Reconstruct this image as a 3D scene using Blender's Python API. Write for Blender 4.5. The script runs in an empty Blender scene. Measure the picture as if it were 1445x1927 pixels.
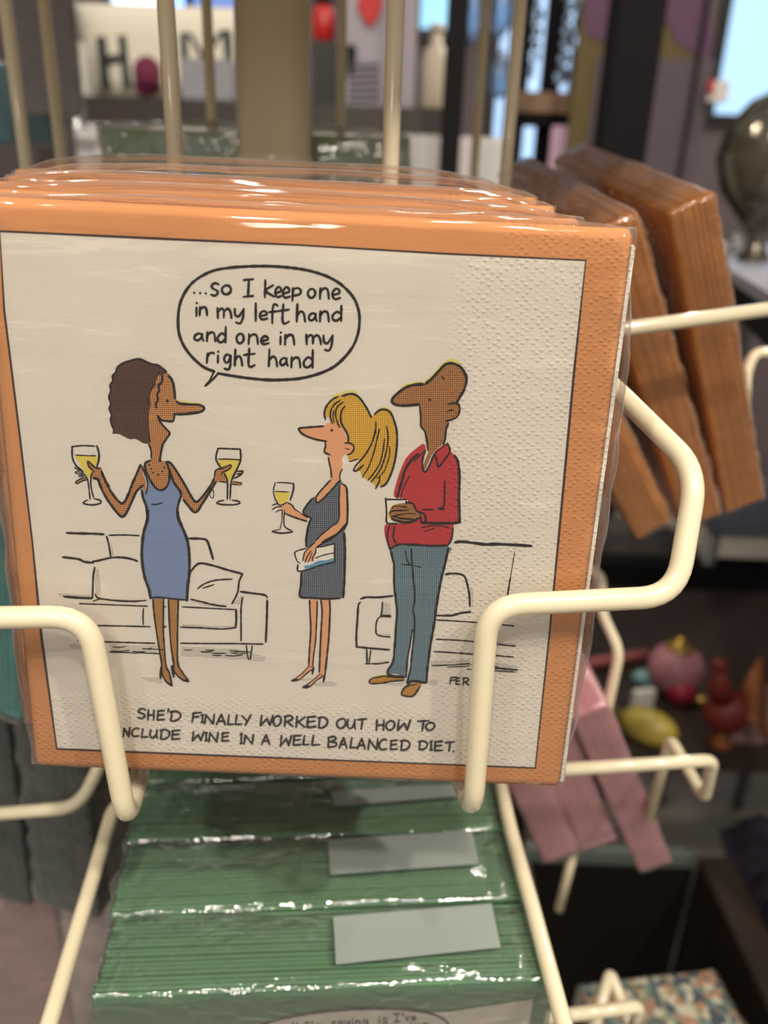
import bpy, bmesh, math, random
import numpy as np
from mathutils import Vector, Matrix, noise
from mathutils.geometry import tessellate_polygon

sc = bpy.context.scene
C = sc.collection
FPX, CX, CY = 1445.0, 722.5, 963.5
CAM = Vector((0, 0, 1.15))

# ---------------------------------------------------------------- camera
down = Vector(((595-CX)/FPX, -(4537-CY)/FPX, -1)).normalized()     # where plumb lines converge
up_c = -down
fwd_c = Vector((0, 0, -1)); fwd_c = (fwd_c - up_c*fwd_c.dot(up_c)).normalized()
rt_c = fwd_c.cross(up_c)
R = Matrix((rt_c, fwd_c, up_c))                                      # camera -> world
cam_d = bpy.data.cameras.new('camera'); cam = bpy.data.objects.new('camera', cam_d); C.objects.link(cam)
cam.matrix_world = Matrix.Translation(CAM) @ R.to_4x4()
cam_d.sensor_fit = 'HORIZONTAL'; cam_d.sensor_width = 7.3; cam_d.lens = 7.3*FPX/1445.0
cam_d.clip_start = 0.01; cam_d.clip_end = 50
cam_d.dof.use_dof = True; cam_d.dof.focus_distance = 0.212; cam_d.dof.aperture_fstop = 2.1
sc.camera = cam

# ---------------------------------------------------------------- world, lights, exposure
def lin(c):
    return tuple(((v/255)/12.92 if v/255 <= .04045 else ((v/255+.055)/1.055)**2.4) for v in c)
w = bpy.data.worlds.new('shop_ambient'); sc.world = w; w.use_nodes = True
bg = w.node_tree.nodes['Background']; bg.inputs[0].default_value = (1.0, 0.95, 0.88, 1); bg.inputs[1].default_value = 0.40
sc.view_settings.view_transform = 'Standard'; sc.view_settings.look = 'None'
sc.view_settings.exposure = -0.12; sc.view_settings.gamma = 1; sc.view_settings.use_curve_mapping = False
def lamp(loc, power, size, col=(1, .905, .78), target=None):
    d = bpy.data.lights.new('ceiling_and_fill_light', 'AREA'); d.shape = 'DISK'; d.size = size; d.energy = power; d.color = col
    o = bpy.data.objects.new('ceiling_and_fill_light', d); C.objects.link(o); o.location = loc
    t = Vector(target or (0, .3, 1.0)) - Vector(loc); o.rotation_euler = t.to_track_quat('-Z', 'Y').to_euler()
LP = 1.0
lamp((0.95, -0.55, 2.45), 20*LP, .07)
lamp((-0.2, -1.5, 1.95), 4.0*LP, .25)  # added low fill light in front, brightens post, rods and napkin face
lamp((0.35, -0.75, 2.45), 14*LP, .07)
lamp((-0.75, -0.6, 2.45), 8*LP, .07)
lamp((0.15, -0.35, 2.5), 5*LP, .07)
lamp((-0.3, -1.0, 2.5), 5*LP, .07)
lamp((0.15, 0.95, 2.55), 9*LP, .10)
lamp((-0.95, 0.9, 2.55), 6*LP, .10)
lamp((1.1, 1.2, 2.55), 8*LP, .10)
lamp((1.3, 2.1, 2.6), 20*LP, .12, target=(1.0, 1.9, 0))  # added fill light, brightens the floor at the right

# ---------------------------------------------------------------- pixel helpers
def ray(px, py): return R @ Vector(((px-CX)/FPX, (CY-py)/FPX, -1))
def at(px, py, d): return CAM + ray(px, py)*d                        # d = depth along the optical axis
def atY(px, py, Y): r = ray(px, py); return CAM + r*(Y/r.y)          # on the upright plane at distance Y
def atZ(px, py, z): r = ray(px, py); return CAM + r*((z-CAM.z)/r.z)  # on the level plane at height z

# ---------------------------------------------------------------- materials
MATS = {}
def nt(name):
    m = bpy.data.materials.new(name); m.use_nodes = True
    n = m.node_tree; return m, n, n.nodes, n.links, n.nodes['Principled BSDF']
def math_n(nd, ln, op, a, b=None):
    m = nd.new('ShaderNodeMath'); m.operation = op
    for i, v in enumerate((a, b)):
        if v is None: continue
        if isinstance(v, (int, float)): m.inputs[i].default_value = v
        else: ln.new(v, m.inputs[i])
    return m.outputs[0]
def mat(name, col, rough=.6, metal=0., bump=0., bscale=200., var=0., coat=0., emit=0., trans=0., vscale=None, spec=.5, stretch=None):
    if name in MATS: return MATS[name]
    m, n, nd, ln, p = nt(name); c = lin(col)
    p.inputs['Base Color'].default_value = (*c, 1); p.inputs['Roughness'].default_value = rough
    p.inputs['Metallic'].default_value = metal; p.inputs['Coat Weight'].default_value = coat
    p.inputs['Coat Roughness'].default_value = .08; p.inputs['Transmission Weight'].default_value = trans
    p.inputs['Specular IOR Level'].default_value = spec
    if emit: p.inputs['Emission Color'].default_value = (*c, 1); p.inputs['Emission Strength'].default_value = emit
    if bump or var:
        tc = nd.new('ShaderNodeTexCoord'); src = tc.outputs['Object']
        if stretch:
            mp = nd.new('ShaderNodeMapping'); mp.inputs['Scale'].default_value = stretch; ln.new(src, mp.inputs[0]); src = mp.outputs[0]
    if var:
        t = nd.new('ShaderNodeTexNoise'); t.inputs['Scale'].default_value = vscale or bscale*.3; t.inputs['Detail'].default_value = 4; ln.new(src, t.inputs[0])
        r = nd.new('ShaderNodeValToRGB'); e = r.color_ramp.elements
        e[0].position = .3; e[1].position = .7
        e[0].color = (*[v*(1-var) for v in c], 1); e[1].color = (*[min(1, v*(1+var)) for v in c], 1)
        ln.new(t.outputs[0], r.inputs[0]); ln.new(r.outputs[0], p.inputs['Base Color'])
    if bump:
        t = nd.new('ShaderNodeTexNoise'); t.inputs['Scale'].default_value = bscale; t.inputs['Detail'].default_value = 5; ln.new(src, t.inputs[0])
        b = nd.new('ShaderNodeBump'); b.inputs['Strength'].default_value = bump; b.inputs['Distance'].default_value = .2/bscale
        ln.new(t.outputs[0], b.inputs['Height']); ln.new(b.outputs[0], p.inputs['Normal'])
    MATS[name] = m; return m

def paper(name, col, emb=None, ht=None, uv_w=1.0):
    """tissue paper: fine fibre relief, an embossed band of little dots at the right and bottom,
       and optionally a printed halftone screen ht = (dot colour, pitch, threshold, angle)"""
    if name in MATS: return MATS[name]
    m, n, nd, ln, p = nt(name); c = lin(col)
    p.inputs['Roughness'].default_value = .85; p.inputs['Base Color'].default_value = (*c, 1); p.inputs['Specular IOR Level'].default_value = .2
    tc = nd.new('ShaderNodeTexCoord'); o = tc.outputs['Object']
    sep = nd.new('ShaderNodeSeparateXYZ'); ln.new(o, sep.inputs[0])
    U, V = sep.outputs[0], sep.outputs[1]
    f = nd.new('ShaderNodeTexNoise'); f.inputs['Scale'].default_value = 1300; f.inputs['Detail'].default_value = 3
    mp = nd.new('ShaderNodeMapping'); mp.inputs['Scale'].default_value = (.5, 1, 1); ln.new(o, mp.inputs[0]); ln.new(mp.outputs[0], f.inputs[0])
    b1 = nd.new('ShaderNodeBump'); b1.inputs['Strength'].default_value = .35; b1.inputs['Distance'].default_value = .00016; ln.new(f.outputs[0], b1.inputs['Height'])
    last = b1
    g = nd.new('ShaderNodeTexNoise'); g.inputs['Scale'].default_value = 60; ln.new(o, g.inputs[0])
    b3 = nd.new('ShaderNodeBump'); b3.inputs['Strength'].default_value = .10; b3.inputs['Distance'].default_value = .0010; ln.new(g.outputs[0], b3.inputs['Height']); ln.new(last.outputs[0], b3.inputs['Normal']); last = b3
    if emb:
        u0, v0 = emb
        mr = nd.new('ShaderNodeMapRange'); mr.inputs['From Min'].default_value = u0-.004; mr.inputs['From Max'].default_value = u0+.003; ln.new(U, mr.inputs[0])
        mv = nd.new('ShaderNodeMapRange'); mv.inputs['From Min'].default_value = v0+.004; mv.inputs['From Max'].default_value = v0-.003; ln.new(V, mv.inputs[0])
        mask = math_n(nd, ln, 'MAXIMUM', mr.outputs[0], mv.outputs[0])
        vo = nd.new('ShaderNodeTexVoronoi'); vo.inputs['Scale'].default_value = 660; vo.inputs['Randomness'].default_value = .35
        mq = nd.new('ShaderNodeMapping'); mq.inputs['Rotation'].default_value = (0, 0, .7); mq.inputs['Scale'].default_value = (.85, 1.1, 0); ln.new(o, mq.inputs[0]); ln.new(mq.outputs[0], vo.inputs[0])
        inv = nd.new('ShaderNodeMapRange'); inv.interpolation_type = 'SMOOTHSTEP'
        inv.inputs['From Min'].default_value = .0; inv.inputs['From Max'].default_value = .45; inv.inputs['To Min'].default_value = 1; inv.inputs['To Max'].default_value = 0
        ln.new(vo.outputs['Distance'], inv.inputs[0])
        h = math_n(nd, ln, 'MULTIPLY', inv.outputs[0], mask)
        b2 = nd.new('ShaderNodeBump'); b2.inputs['Strength'].default_value = .6; b2.inputs['Distance'].default_value = .00036; ln.new(h, b2.inputs['Height']); ln.new(last.outputs[0], b2.inputs['Normal']); last = b2
    ln.new(last.outputs[0], p.inputs['Normal'])
    t = nd.new('ShaderNodeTexNoise'); t.inputs['Scale'].default_value = 45; t.inputs['Detail'].default_value = 3; ln.new(o, t.inputs[0])
    r = nd.new('ShaderNodeValToRGB'); r.color_ramp.elements[0].position = .3; r.color_ramp.elements[1].position = .7
    r.color_ramp.elements[0].color = (*[v*.95 for v in c], 1); r.color_ramp.elements[1].color = (*c, 1)
    ln.new(t.outputs[0], r.inputs[0]); base = r.outputs[0]
    if ht:
        dc, pitch, thr, ang = ht; k = 2*math.pi/pitch; ca, sa = math.cos(ang)*k, math.sin(ang)*k
        a = math_n(nd, ln, 'ADD', math_n(nd, ln, 'MULTIPLY', U, ca), math_n(nd, ln, 'MULTIPLY', V, sa))
        b = math_n(nd, ln, 'SUBTRACT', math_n(nd, ln, 'MULTIPLY', V, ca), math_n(nd, ln, 'MULTIPLY', U, sa))
        s = math_n(nd, ln, 'ADD', math_n(nd, ln, 'SINE', a), math_n(nd, ln, 'SINE', b))
        q = nd.new('ShaderNodeMapRange'); q.inputs['From Min'].default_value = thr-.25; q.inputs['From Max'].default_value = thr+.25; ln.new(s, q.inputs[0])
        mx = nd.new('ShaderNodeMix'); mx.data_type = 'RGBA'; ln.new(q.outputs[0], mx.inputs[0]); ln.new(base, mx.inputs[6]); mx.inputs[7].default_value = (*lin(dc), 1)
        base = mx.outputs[2]
    ln.new(base, p.inputs['Base Color'])
    MATS[name] = m; return m

def film_mat(name='clear_film', wr=1.0, base=.035, edge=.5, scale=90., rough=.07, st=(1, 1, 1)):
    if name in MATS: return MATS[name]
    m = bpy.data.materials.new(name); m.use_nodes = True; n = m.node_tree; nd, ln = n.nodes, n.links
    nd.remove(nd['Principled BSDF']); out = nd['Material Output']
    tr = nd.new('ShaderNodeBsdfTransparent'); tr.inputs[0].default_value = (.97, .97, .97, 1)
    gl = nd.new('ShaderNodeBsdfGlossy'); gl.inputs['Roughness'].default_value = rough; gl.inputs[0].default_value = (1, 1, 1, 1)
    tc = nd.new('ShaderNodeTexCoord')
    t = nd.new('ShaderNodeTexNoise'); t.inputs['Scale'].default_value = scale; t.inputs['Detail'].default_value = 3; t.inputs['Distortion'].default_value = 1.0; mp = nd.new('ShaderNodeMapping'); mp.inputs['Scale'].default_value = st; ln.new(tc.outputs['Object'], mp.inputs[0]); ln.new(mp.outputs[0], t.inputs[0])
    b = nd.new('ShaderNodeBump'); b.inputs['Strength'].default_value = .6*wr; b.inputs['Distance'].default_value = .0015; ln.new(t.outputs[0], b.inputs['Height'])
    ln.new(b.outputs[0], gl.inputs['Normal'])
    lw = nd.new('ShaderNodeLayerWeight'); lw.inputs['Blend'].default_value = .25; ln.new(b.outputs[0], lw.inputs['Normal'])
    mr = nd.new('ShaderNodeMapRange'); mr.inputs['To Min'].default_value = base; mr.inputs['To Max'].default_value = edge; ln.new(lw.outputs['Fresnel'], mr.inputs[0])
    mx = nd.new('ShaderNodeMixShader'); ln.new(mr.outputs[0], mx.inputs[0]); ln.new(tr.outputs[0], mx.inputs[1]); ln.new(gl.outputs[0], mx.inputs[2])
    df = nd.new('ShaderNodeBsdfDiffuse'); df.inputs[0].default_value = (.85, .85, .85, 1)
    hz = nd.new('ShaderNodeMapRange'); hz.inputs['To Min'].default_value = .008; hz.inputs['To Max'].default_value = .30; ln.new(lw.outputs['Facing'], hz.inputs[0])
    pw = math_n(nd, ln, 'POWER', hz.outputs[0], 1.3)
    m2 = nd.new('ShaderNodeMixShader'); ln.new(pw, m2.inputs[0]); ln.new(mx.outputs[0], m2.inputs[1]); ln.new(df.outputs[0], m2.inputs[2])
    ln.new(m2.outputs[0], out.inputs['Surface'])
    MATS[name] = m; return m

# ---------------------------------------------------------------- object helpers
def empty(name, label, cat, M, group=None):
    o = bpy.data.objects.new(name, None); o.empty_display_size = .02; C.objects.link(o)
    o.matrix_world = M if isinstance(M, Matrix) else Matrix.Translation(M)
    o['label'] = label; o['category'] = cat
    if group: o['group'] = group
    return o
def tag(o, label=None, cat=None, group=None, kind=None):
    if label: o['label'] = label
    if cat: o['category'] = cat
    if group: o['group'] = group
    if kind: o['kind'] = kind
    return o
def mesh(name, V, F, m, parent=None, smooth=False, M=None):
    me = bpy.data.meshes.new(name); me.from_pydata([tuple(v) for v in V], [], F); me.validate(); me.update()
    if smooth:
        for p in me.polygons: p.use_smooth = True
    me.materials.append(m)
    o = bpy.data.objects.new(name, me); C.objects.link(o)
    if parent: o.parent = parent
    if M is not None: o.matrix_local = M if isinstance(M, Matrix) else Matrix.Translation(M)
    return o
class MB:
    def __init__(s): s.V = []; s.F = []
    def add(s, V, F):
        k = len(s.V); s.V += [tuple(v) for v in V]; s.F += [tuple(i+k for i in f) for f in F]; return s
    def box(s, a, b, bev=0.0):
        x0, y0, z0 = a; x1, y1, z1 = b
        if bev <= 0:
            V = [(x, y, z) for z in (z0, z1) for y in (y0, y1) for x in (x0, x1)]
            F = [(0, 2, 3, 1), (4, 5, 7, 6), (0, 1, 5, 4), (2, 6, 7, 3), (0, 4, 6, 2), (1, 3, 7, 5)]
            return s.add(V, F)
        bm = bmesh.new(); bmesh.ops.create_cube(bm, size=1)
        for v in bm.verts: v.co = Vector(((x0+x1)/2+v.co.x*(x1-x0), (y0+y1)/2+v.co.y*(y1-y0), (z0+z1)/2+v.co.z*(z1-z0)))
        bmesh.ops.bevel(bm, geom=bm.edges[:], offset=bev, segments=2, affect='EDGES')
        bm.verts.ensure_lookup_table(); V = [v.co[:] for v in bm.verts]; F = [[v.index for v in f.verts] for f in bm.faces]
        bm.free(); return s.add(V, F)
    def lathe(s, prof, n=24, c=(0, 0, 0)):
        V = [(c[0]+r*math.cos(2*math.pi*i/n), c[1]+r*math.sin(2*math.pi*i/n), c[2]+z) for r, z in prof for i in range(n)]
        F = [(j*n+i, j*n+(i+1) % n, (j+1)*n+(i+1) % n, (j+1)*n+i) for j in range(len(prof)-1) for i in range(n)]
        F += [tuple(range(n))[::-1], tuple((len(prof)-1)*n+i for i in range(n))]
        return s.add(V, F)
    def ball(s, c, r, n=14, sq=(1, 1, 1)):
        bm = bmesh.new(); bmesh.ops.create_icosphere(bm, subdivisions=2 if n < 15 else 3, radius=r)
        V = [(c[0]+v.co.x*sq[0], c[1]+v.co.y*sq[1], c[2]+v.co.z*sq[2]) for v in bm.verts]; F = [[v.index for v in f.verts] for f in bm.faces]
        bm.free(); return s.add(V, F)
    def tube(s, pts, r, n=14, fil=0.0):
        P = [Vector(p) for p in pts]
        if fil > 0 and len(P) > 2:
            Q = [P[0]]
            for i in range(1, len(P)-1):
                a, b, c = P[i-1], P[i], P[i+1]; la, lc = (a-b).length, (c-b).length
                f = min(fil, la*.45, lc*.45); p0 = b+(a-b).normalized()*f; p2 = b+(c-b).normalized()*f
                for k in range(8):
                    t = k/7; Q.append(p0*(1-t)**2 + b*2*t*(1-t) + p2*t*t)
            P = Q+[P[-1]]
        T = [((P[min(i+1, len(P)-1)]-P[max(i-1, 0)]).normalized()) for i in range(len(P))]
        u = T[0].orthogonal().normalized(); V = []
        for i, p in enumerate(P):
            u = (u-T[i]*u.dot(T[i])).normalized(); v = T[i].cross(u)
            V += [p+(u*math.cos(2*math.pi*k/n)+v*math.sin(2*math.pi*k/n))*(r(i/(len(P)-1)) if callable(r) else r) for k in range(n)]
        F = [(j*n+i, j*n+(i+1) % n, (j+1)*n+(i+1) % n, (j+1)*n+i) for j in range(len(P)-1) for i in range(n)]
        F += [tuple(range(n))[::-1], tuple((len(P)-1)*n+i for i in range(n))]
        return s.add(V, F)
    def build(s, name, m, parent=None, smooth=False, M=None): return mesh(name, s.V, s.F, m, parent, smooth, M)
def struct(name, mb, m, smooth=False): o = mb.build(name, m, smooth=smooth); o['kind'] = 'structure'; return o

# ---------------------------------------------------------------- the room (blurred far background)
FLOOR = 0.0
floor_m = mat('grey_floor', (150, 140, 128), .5, bump=.1, bscale=30, var=.1)
struct('floor', MB().box((-3, -1.5, -.05), (4, 4.2, 0)), floor_m)
wall_m = mat('mauve_wall', (112, 100, 104), .9, bump=.05, bscale=60)
YB = 3.4
struct('wall_back', MB().box((-3, YB, 0), (4, YB+.1, 2.9)), wall_m)
struct('wall_left', MB().box((-3.1, -1.5, 0), (-3, 4.2, 2.9)), mat('warm_wall', (170, 150, 128), .9))
struct('wall_right', MB().box((4, -1.5, 0), (4.1, 4.2, 2.9)), mat('warm_wall', (170, 150, 128), .9))
frame_m = mat('dark_frame', (34, 32, 36), .45)
def sky_pane(name, c, s): return mat(name, c, .3, emit=s)
def window(n, px0, py0, px1, py1, col, s, Y=YB-.02):
    a = atY(px0, py1, Y); b = atY(px1, py0, Y)
    x0, x1 = a.x, b.x; z0, z1 = a.z, b.z
    f = MB()
    t = .03
    f.box((x0-t, Y-.02, z0-t), (x1+t, Y+.02, z0)); f.box((x0-t, Y-.02, z1), (x1+t, Y+.02, z1+t))
    f.box((x0-t, Y-.02, z0), (x0, Y+.02, z1)); f.box((x1, Y-.02, z0), (x1+t, Y+.02, z1))
    o = struct(f'window_{n}', f, frame_m)
    mesh('pane', [(x0, Y-.004, z0), (x1, Y-.004, z0), (x1, Y-.004, z1), (x0, Y-.004, z1), (x0, Y+.004, z0), (x1, Y+.004, z0), (x1, Y+.004, z1), (x0, Y+.004, z1)],
         [(0, 1, 2, 3), (7, 6, 5, 4), (0, 4, 5, 1), (1, 5, 6, 2), (2, 6, 7, 3), (3, 7, 4, 0)], sky_pane(f'daylight_pane_{n}', col, s), o)
window(1, 215, -330, 330, 34, (205, 232, 245), 2.2)
window(2, 330, -330, 446, 40, (120, 150, 220), .8)
window(3, 790, -330, 905, 55, (140, 205, 240), 1.1)
window(4, 922, -330, 1120, 312, (165, 200, 240), 1.2)
window(5, 1340, -330, 1700, 215, (165, 205, 242), 1.1)

# ---------------------------------------------------------------- front pack: pose of its printed face
def plane_pose(img, side, aspect):
    obj = [(0, 0), (1, 0), (1, -aspect), (0, -aspect)]; A = []
    for (X, Y), (x, y) in zip(obj, img):
        x, y = x-CX, CY-y
        A.append([X, Y, 1, 0, 0, 0, -x*X, -x*Y, -x]); A.append([0, 0, 0, X, Y, 1, -y*X, -y*Y, -y])
    H = np.linalg.svd(np.array(A))[2][-1].reshape(3, 3)
    r = np.diag([1/FPX, 1/FPX, 1]) @ H
    if r[2, 2] < 0: r = -r
    r[2] *= -1; r = r*side/np.linalg.norm(r[:, 0])
    o = CAM + R @ Vector(r[:, 2]); u = (R @ Vector(r[:, 0])).normalized(); v = (R @ Vector(r[:, 1]))
    v = (v-u*v.dot(u)).normalized(); n = u.cross(v)
    if n.dot(CAM-o) < 0: raise ValueError('flip')
    return o, u, v, n
class Face:                                                           # a printed face: pixels -> flat (u, v)
    def __init__(s, o, u, v, n): s.o, s.u, s.v, s.n = o, u, v, n
    def uv(s, px, py):
        r = ray(px, py); t = (s.o-CAM).dot(s.n)/r.dot(s.n); p = CAM+r*t-s.o
        return p.dot(s.u), p.dot(s.v)
    def depth(s, px, py): r = ray(px, py); return (s.o-CAM).dot(s.n)/r.dot(s.n)
    def M(s): return Matrix.Translation(s.o) @ Matrix((s.u, s.v, s.n)).transposed().to_4x4()
o_, u_, v_, n_ = plane_pose([(0, 435), (1102, 490), (1007, 1445), (107, 1409)], .147, 1.014)
FR = Face(o_, u_, v_, n_)
bl = FR.uv(65, 1443); br = FR.uv(1053, 1481); tr = FR.uv(1146, 437)
PW = br[0]-bl[0]; PH = tr[1]-br[1]
# origin of the pack = middle of the bottom edge of its front face
org = FR.o + FR.u*((bl[0]+br[0])/2) + FR.v*((bl[1]+br[1])/2)
FR = Face(org, FR.u, FR.v, FR.n)
print('PACK', PW, PH, 'org', org, 'u', FR.u, 'v', FR.v)
PH = PH + .001

def napkin_slab(mb, W, H, w0, w1, du=0., dv=0., round_front=0.0, cr=.0012, ek=.0008):
    """one folded napkin of the stack, edges rounded; w = depth axis (0 = front, negative = behind)"""
    h = (w1-w0)
    if round_front > 0:
        lv = [(w1-round_front*(1-math.cos(a)), round_front*(1-math.sin(a))) for a in [math.pi/2*k/5 for k in range(6)]]
        lv = [(w1-round_front+round_front*math.sin(a), round_front*(1-math.cos(a))) for a in [math.pi/2*k/5 for k in range(6)]]
        lv = [(w0, .0004), (w0+.0002, 0)]+[l for l in lv if l[0] > w0+.0003]
    else:
        e = min(ek, abs(h)*.6)
        lv = [(w0, e), (w0+h*.5, 0), (w1, e)]
    V = []; F = []; n = 0
    for (ww, ins) in lv:
        ring = []
        for (cx, cy, a0) in ((1, 1, 0), (0, 1, 90), (0, 0, 180), (1, 0, 270)):
            for k in range(3):
                a = math.radians(a0+k*45)
                x = (W/2-cr if cx else -W/2+cr)+(cr-ins)*math.cos(a) if cr > ins else (W/2-ins if cx else -W/2+ins)
                y = (H-cr if cy else cr)+(cr-ins)*math.sin(a) if cr > ins else (H-ins if cy else ins)
                ring.append((x+du, y+dv, ww))
        V += ring; n = len(ring)
    F = [(j*n+i, j*n+(i+1) % n, (j+1)*n+(i+1) % n, (j+1)*n+i) for j in range(len(lv)-1) for i in range(n)]
    F += [tuple(range(n))[::-1], tuple((len(lv)-1)*n+i for i in range(n))]
    mb.add(V, F)

def film_box(W, H, T, pad=.0012, puff_top=.004, puff_side=.003, amp=.0009, seed=0, nu=46, nv=46, nw=7, ck=1.2):
    """loose bag around a stack (u: -W/2..W/2, v: 0..H, w: -T..0) with folds and pinched corners"""
    bm = bmesh.new(); vs = {}
    def P(a, b, c):
        u = (a/nu-.5); v = b/nv; ww = c/nw
        su = abs(u)*2; sv = abs(v-.5)*2
        mid = 1-(2*ww-1)**2
        x = u*(W+2*pad) + math.copysign(1, u)*(puff_side*mid if su > .995 else 0)*(1-sv**4)
        y = v*(H+2*pad)-pad + ((puff_top if v > .5 else -.001)*mid if sv > .995 else 0)*(1-su**6)
        z = -T-pad + ww*(T+2*pad)
        if sv > .995: y -= math.copysign(.0013, v-.5)*abs(2*ww-1)**5
        z -= math.copysign(.0006, ww-.5)*(sv**24)*(1 if abs(ww-.5) > .49 else 0)
        co = Vector((x, y, z)); q = Vector((co.x*(32+60*su**10), co.y*95, co.z*95))+Vector((seed*7.3, seed*3.1, 0))
        f = amp*(.35+ck*max(sv**6*.5, su**8))
        d = Vector((noise.noise(q), noise.noise(q+Vector((9, 3, 5))), noise.noise(q+Vector((3, 17, 8)))))
        on_front = c == nw; edge = (a in (0, nu)) or (b in (0, nv))
        if on_front and not edge: d = Vector((0, 0, abs(d.z)*.7)); f *= 1
        k = co + d*f
        # keep the skin outside the paper
        if abs(u) < .5 and 0 < v < 1: pass
        return k
    def vert(a, b, c):
        k = (a, b, c)
        if k not in vs: vs[k] = bm.verts.new(P(a, b, c))
        return vs[k]
    for a in range(nu):
        for b in range(nv):
            for c in (0, nw):
                f = [vert(a, b, c), vert(a+1, b, c), vert(a+1, b+1, c), vert(a, b+1, c)]
                bm.faces.new(f if c else f[::-1])
    for a in range(nu):
        for c in range(nw):
            for b in (0, nv):
                f = [vert(a, b, c), vert(a+1, b, c), vert(a+1, b, c+1), vert(a, b, c+1)]
                bm.faces.new(f[::-1] if b else f)
    for b in range(nv):
        for c in range(nw):
            for a in (0, nu):
                f = [vert(a, b, c), vert(a, b+1, c), vert(a, b+1, c+1), vert(a, b, c+1)]
                bm.faces.new(f if a else f[::-1])
    bm.verts.index_update()
    V = [v.co[:] for v in bm.verts]; F = [[v.index for v in f.verts] for f in bm.faces]; bm.free()
    return V, F

def stack(M, W, H, T, n, m, name, label, group, seed, film=None, fp={}, jit=.0004, gap=.10, ek=.0008, edge_m=None, edge_k=3, round_front=0., cat='napkins'):
    """a wrapped pack: empty > napkin_layers, film"""
    rnd = random.Random(seed)
    root = empty(name, label, cat, M, group)
    mb = MB(); t = T/n
    for i in range(n):
        if i == 0 and round_front: continue
        napkin_slab(mb, W, H, -(i+1)*t, -i*t-t*gap, rnd.uniform(-jit, jit), rnd.uniform(-jit, jit), ek=ek)
    o = mb.build('napkin_layers', m, root); o['kind'] = 'stuff'
    if round_front:
        mb = MB(); napkin_slab(mb, W, H, -t, 0, 0, 0, round_front, .002); mb.build('front_napkin', m, root, smooth=True)
    if film:
        V, F = film_box(W, H, T, seed=seed, **fp); mesh('film_wrapper', V, F, film, root, smooth=True)
    return root

orange = paper('orange_print', (208, 144, 92), emb=(PW*.31, .022))
orange_edge = mat('orange_napkin_edges', (194, 128, 52), .7, bump=.2, bscale=600, var=.12, vscale=120, stretch=(1, .15, 1))
film = film_mat('clear_film', .7, .03, .5, 60., .06, (.22, 1, 1))
film_side = film_mat('creased_film', 1.6, .05, .6, 150., .10)
T0 = .0150
front = stack(FR.M(), PW, PH, T0, 16, orange, 'napkin_pack', 'wrapped orange-bordered paper napkins with a cartoon of three people drinking, front of its pocket',
              'orange napkin packs in the middle pocket', 1, None, {}, round_front=.0024)
# ---- print: drawn flat on the paper
FLAT = {}
class Print:
    def __init__(s, face): s.f = face; s.layers = {}
    def lay(s, key):
        return s.layers.setdefault(key, ([], []))
    def poly(s, key, pts, w=.00006, sm=True):
        if sm: pts = smooth(pts, True, 3.0)
        P = [s.f.uv(x, y) for x, y in pts]
        V, F = s.lay(key); k = len(V)
        tris = tessellate_polygon([[Vector((a, b, 0)) for a, b in P]])
        V += [(a, b, w) for a, b in P]
        for t in tris:
            (ax, ay), (bx, by), (cx, cy) = P[t[0]], P[t[1]], P[t[2]]
            if (bx-ax)*(cy-ay)-(by-ay)*(cx-ax) < 0: t = t[::-1]
            F.append(tuple(i+k for i in t))
    def line(s, pts, wd, key='black', closed=False, taper=.35, w=.00013, sm=True, wob=.16, r0=None):
        if len(pts) == 1: pts = [pts[0], (pts[0][0]+.6, pts[0][1]+.3)]
        if sm: pts = smooth(pts, closed, 2.2)
        if closed: pts = pts+[pts[0]]
        n = len(pts); V, F = s.lay(key); k = len(V)
        for i, (x, y) in enumerate(pts):
            a = pts[max(i-1, 0)]; b = pts[min(i+1, n-1)]
            if closed and i in (0, n-1): a = pts[-2]; b = pts[1]
            dx, dy = b[0]-a[0], b[1]-a[1]; L = math.hypot(dx, dy) or 1
            q = i/(n-1); e = 1.0 if closed else 1-taper*max(0, 1-min(q, 1-q)*n*.35)**2 if n > 2 else 1
            h = wd*.6*e*(1+wob*noise.noise(Vector((x*.11, y*.11, 3)))*2)
            V.append((*s.f.uv(x-dy/L*h, y+dx/L*h), w)); V.append((*s.f.uv(x+dy/L*h, y-dx/L*h), w))
            if i: F.append((k+2*i-2, k+2*i, k+2*i+1, k+2*i-1))
        if not closed:                                               # round pen ends
            for (c, d) in ((pts[0], pts[1]), (pts[-1], pts[-2])):
                a0 = math.atan2(c[1]-d[1], c[0]-d[0]); k2 = len(V); h = wd*.6*(1-taper*.6)
                V.append((*s.f.uv(*c), w))
                for j in range(7):
                    a = a0-math.pi/2+math.pi*j/6; V.append((*s.f.uv(c[0]+h*math.cos(a), c[1]+h*math.sin(a)), w))
                for j in range(6): F.append((k2, k2+2+j, k2+1+j))
    def build(s, names, parent):
        for key, (V, F) in s.layers.items():
            nm, m = names[key if key in names else key.rstrip('0123456789')]; mesh(nm, V, F, m, parent)
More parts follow.
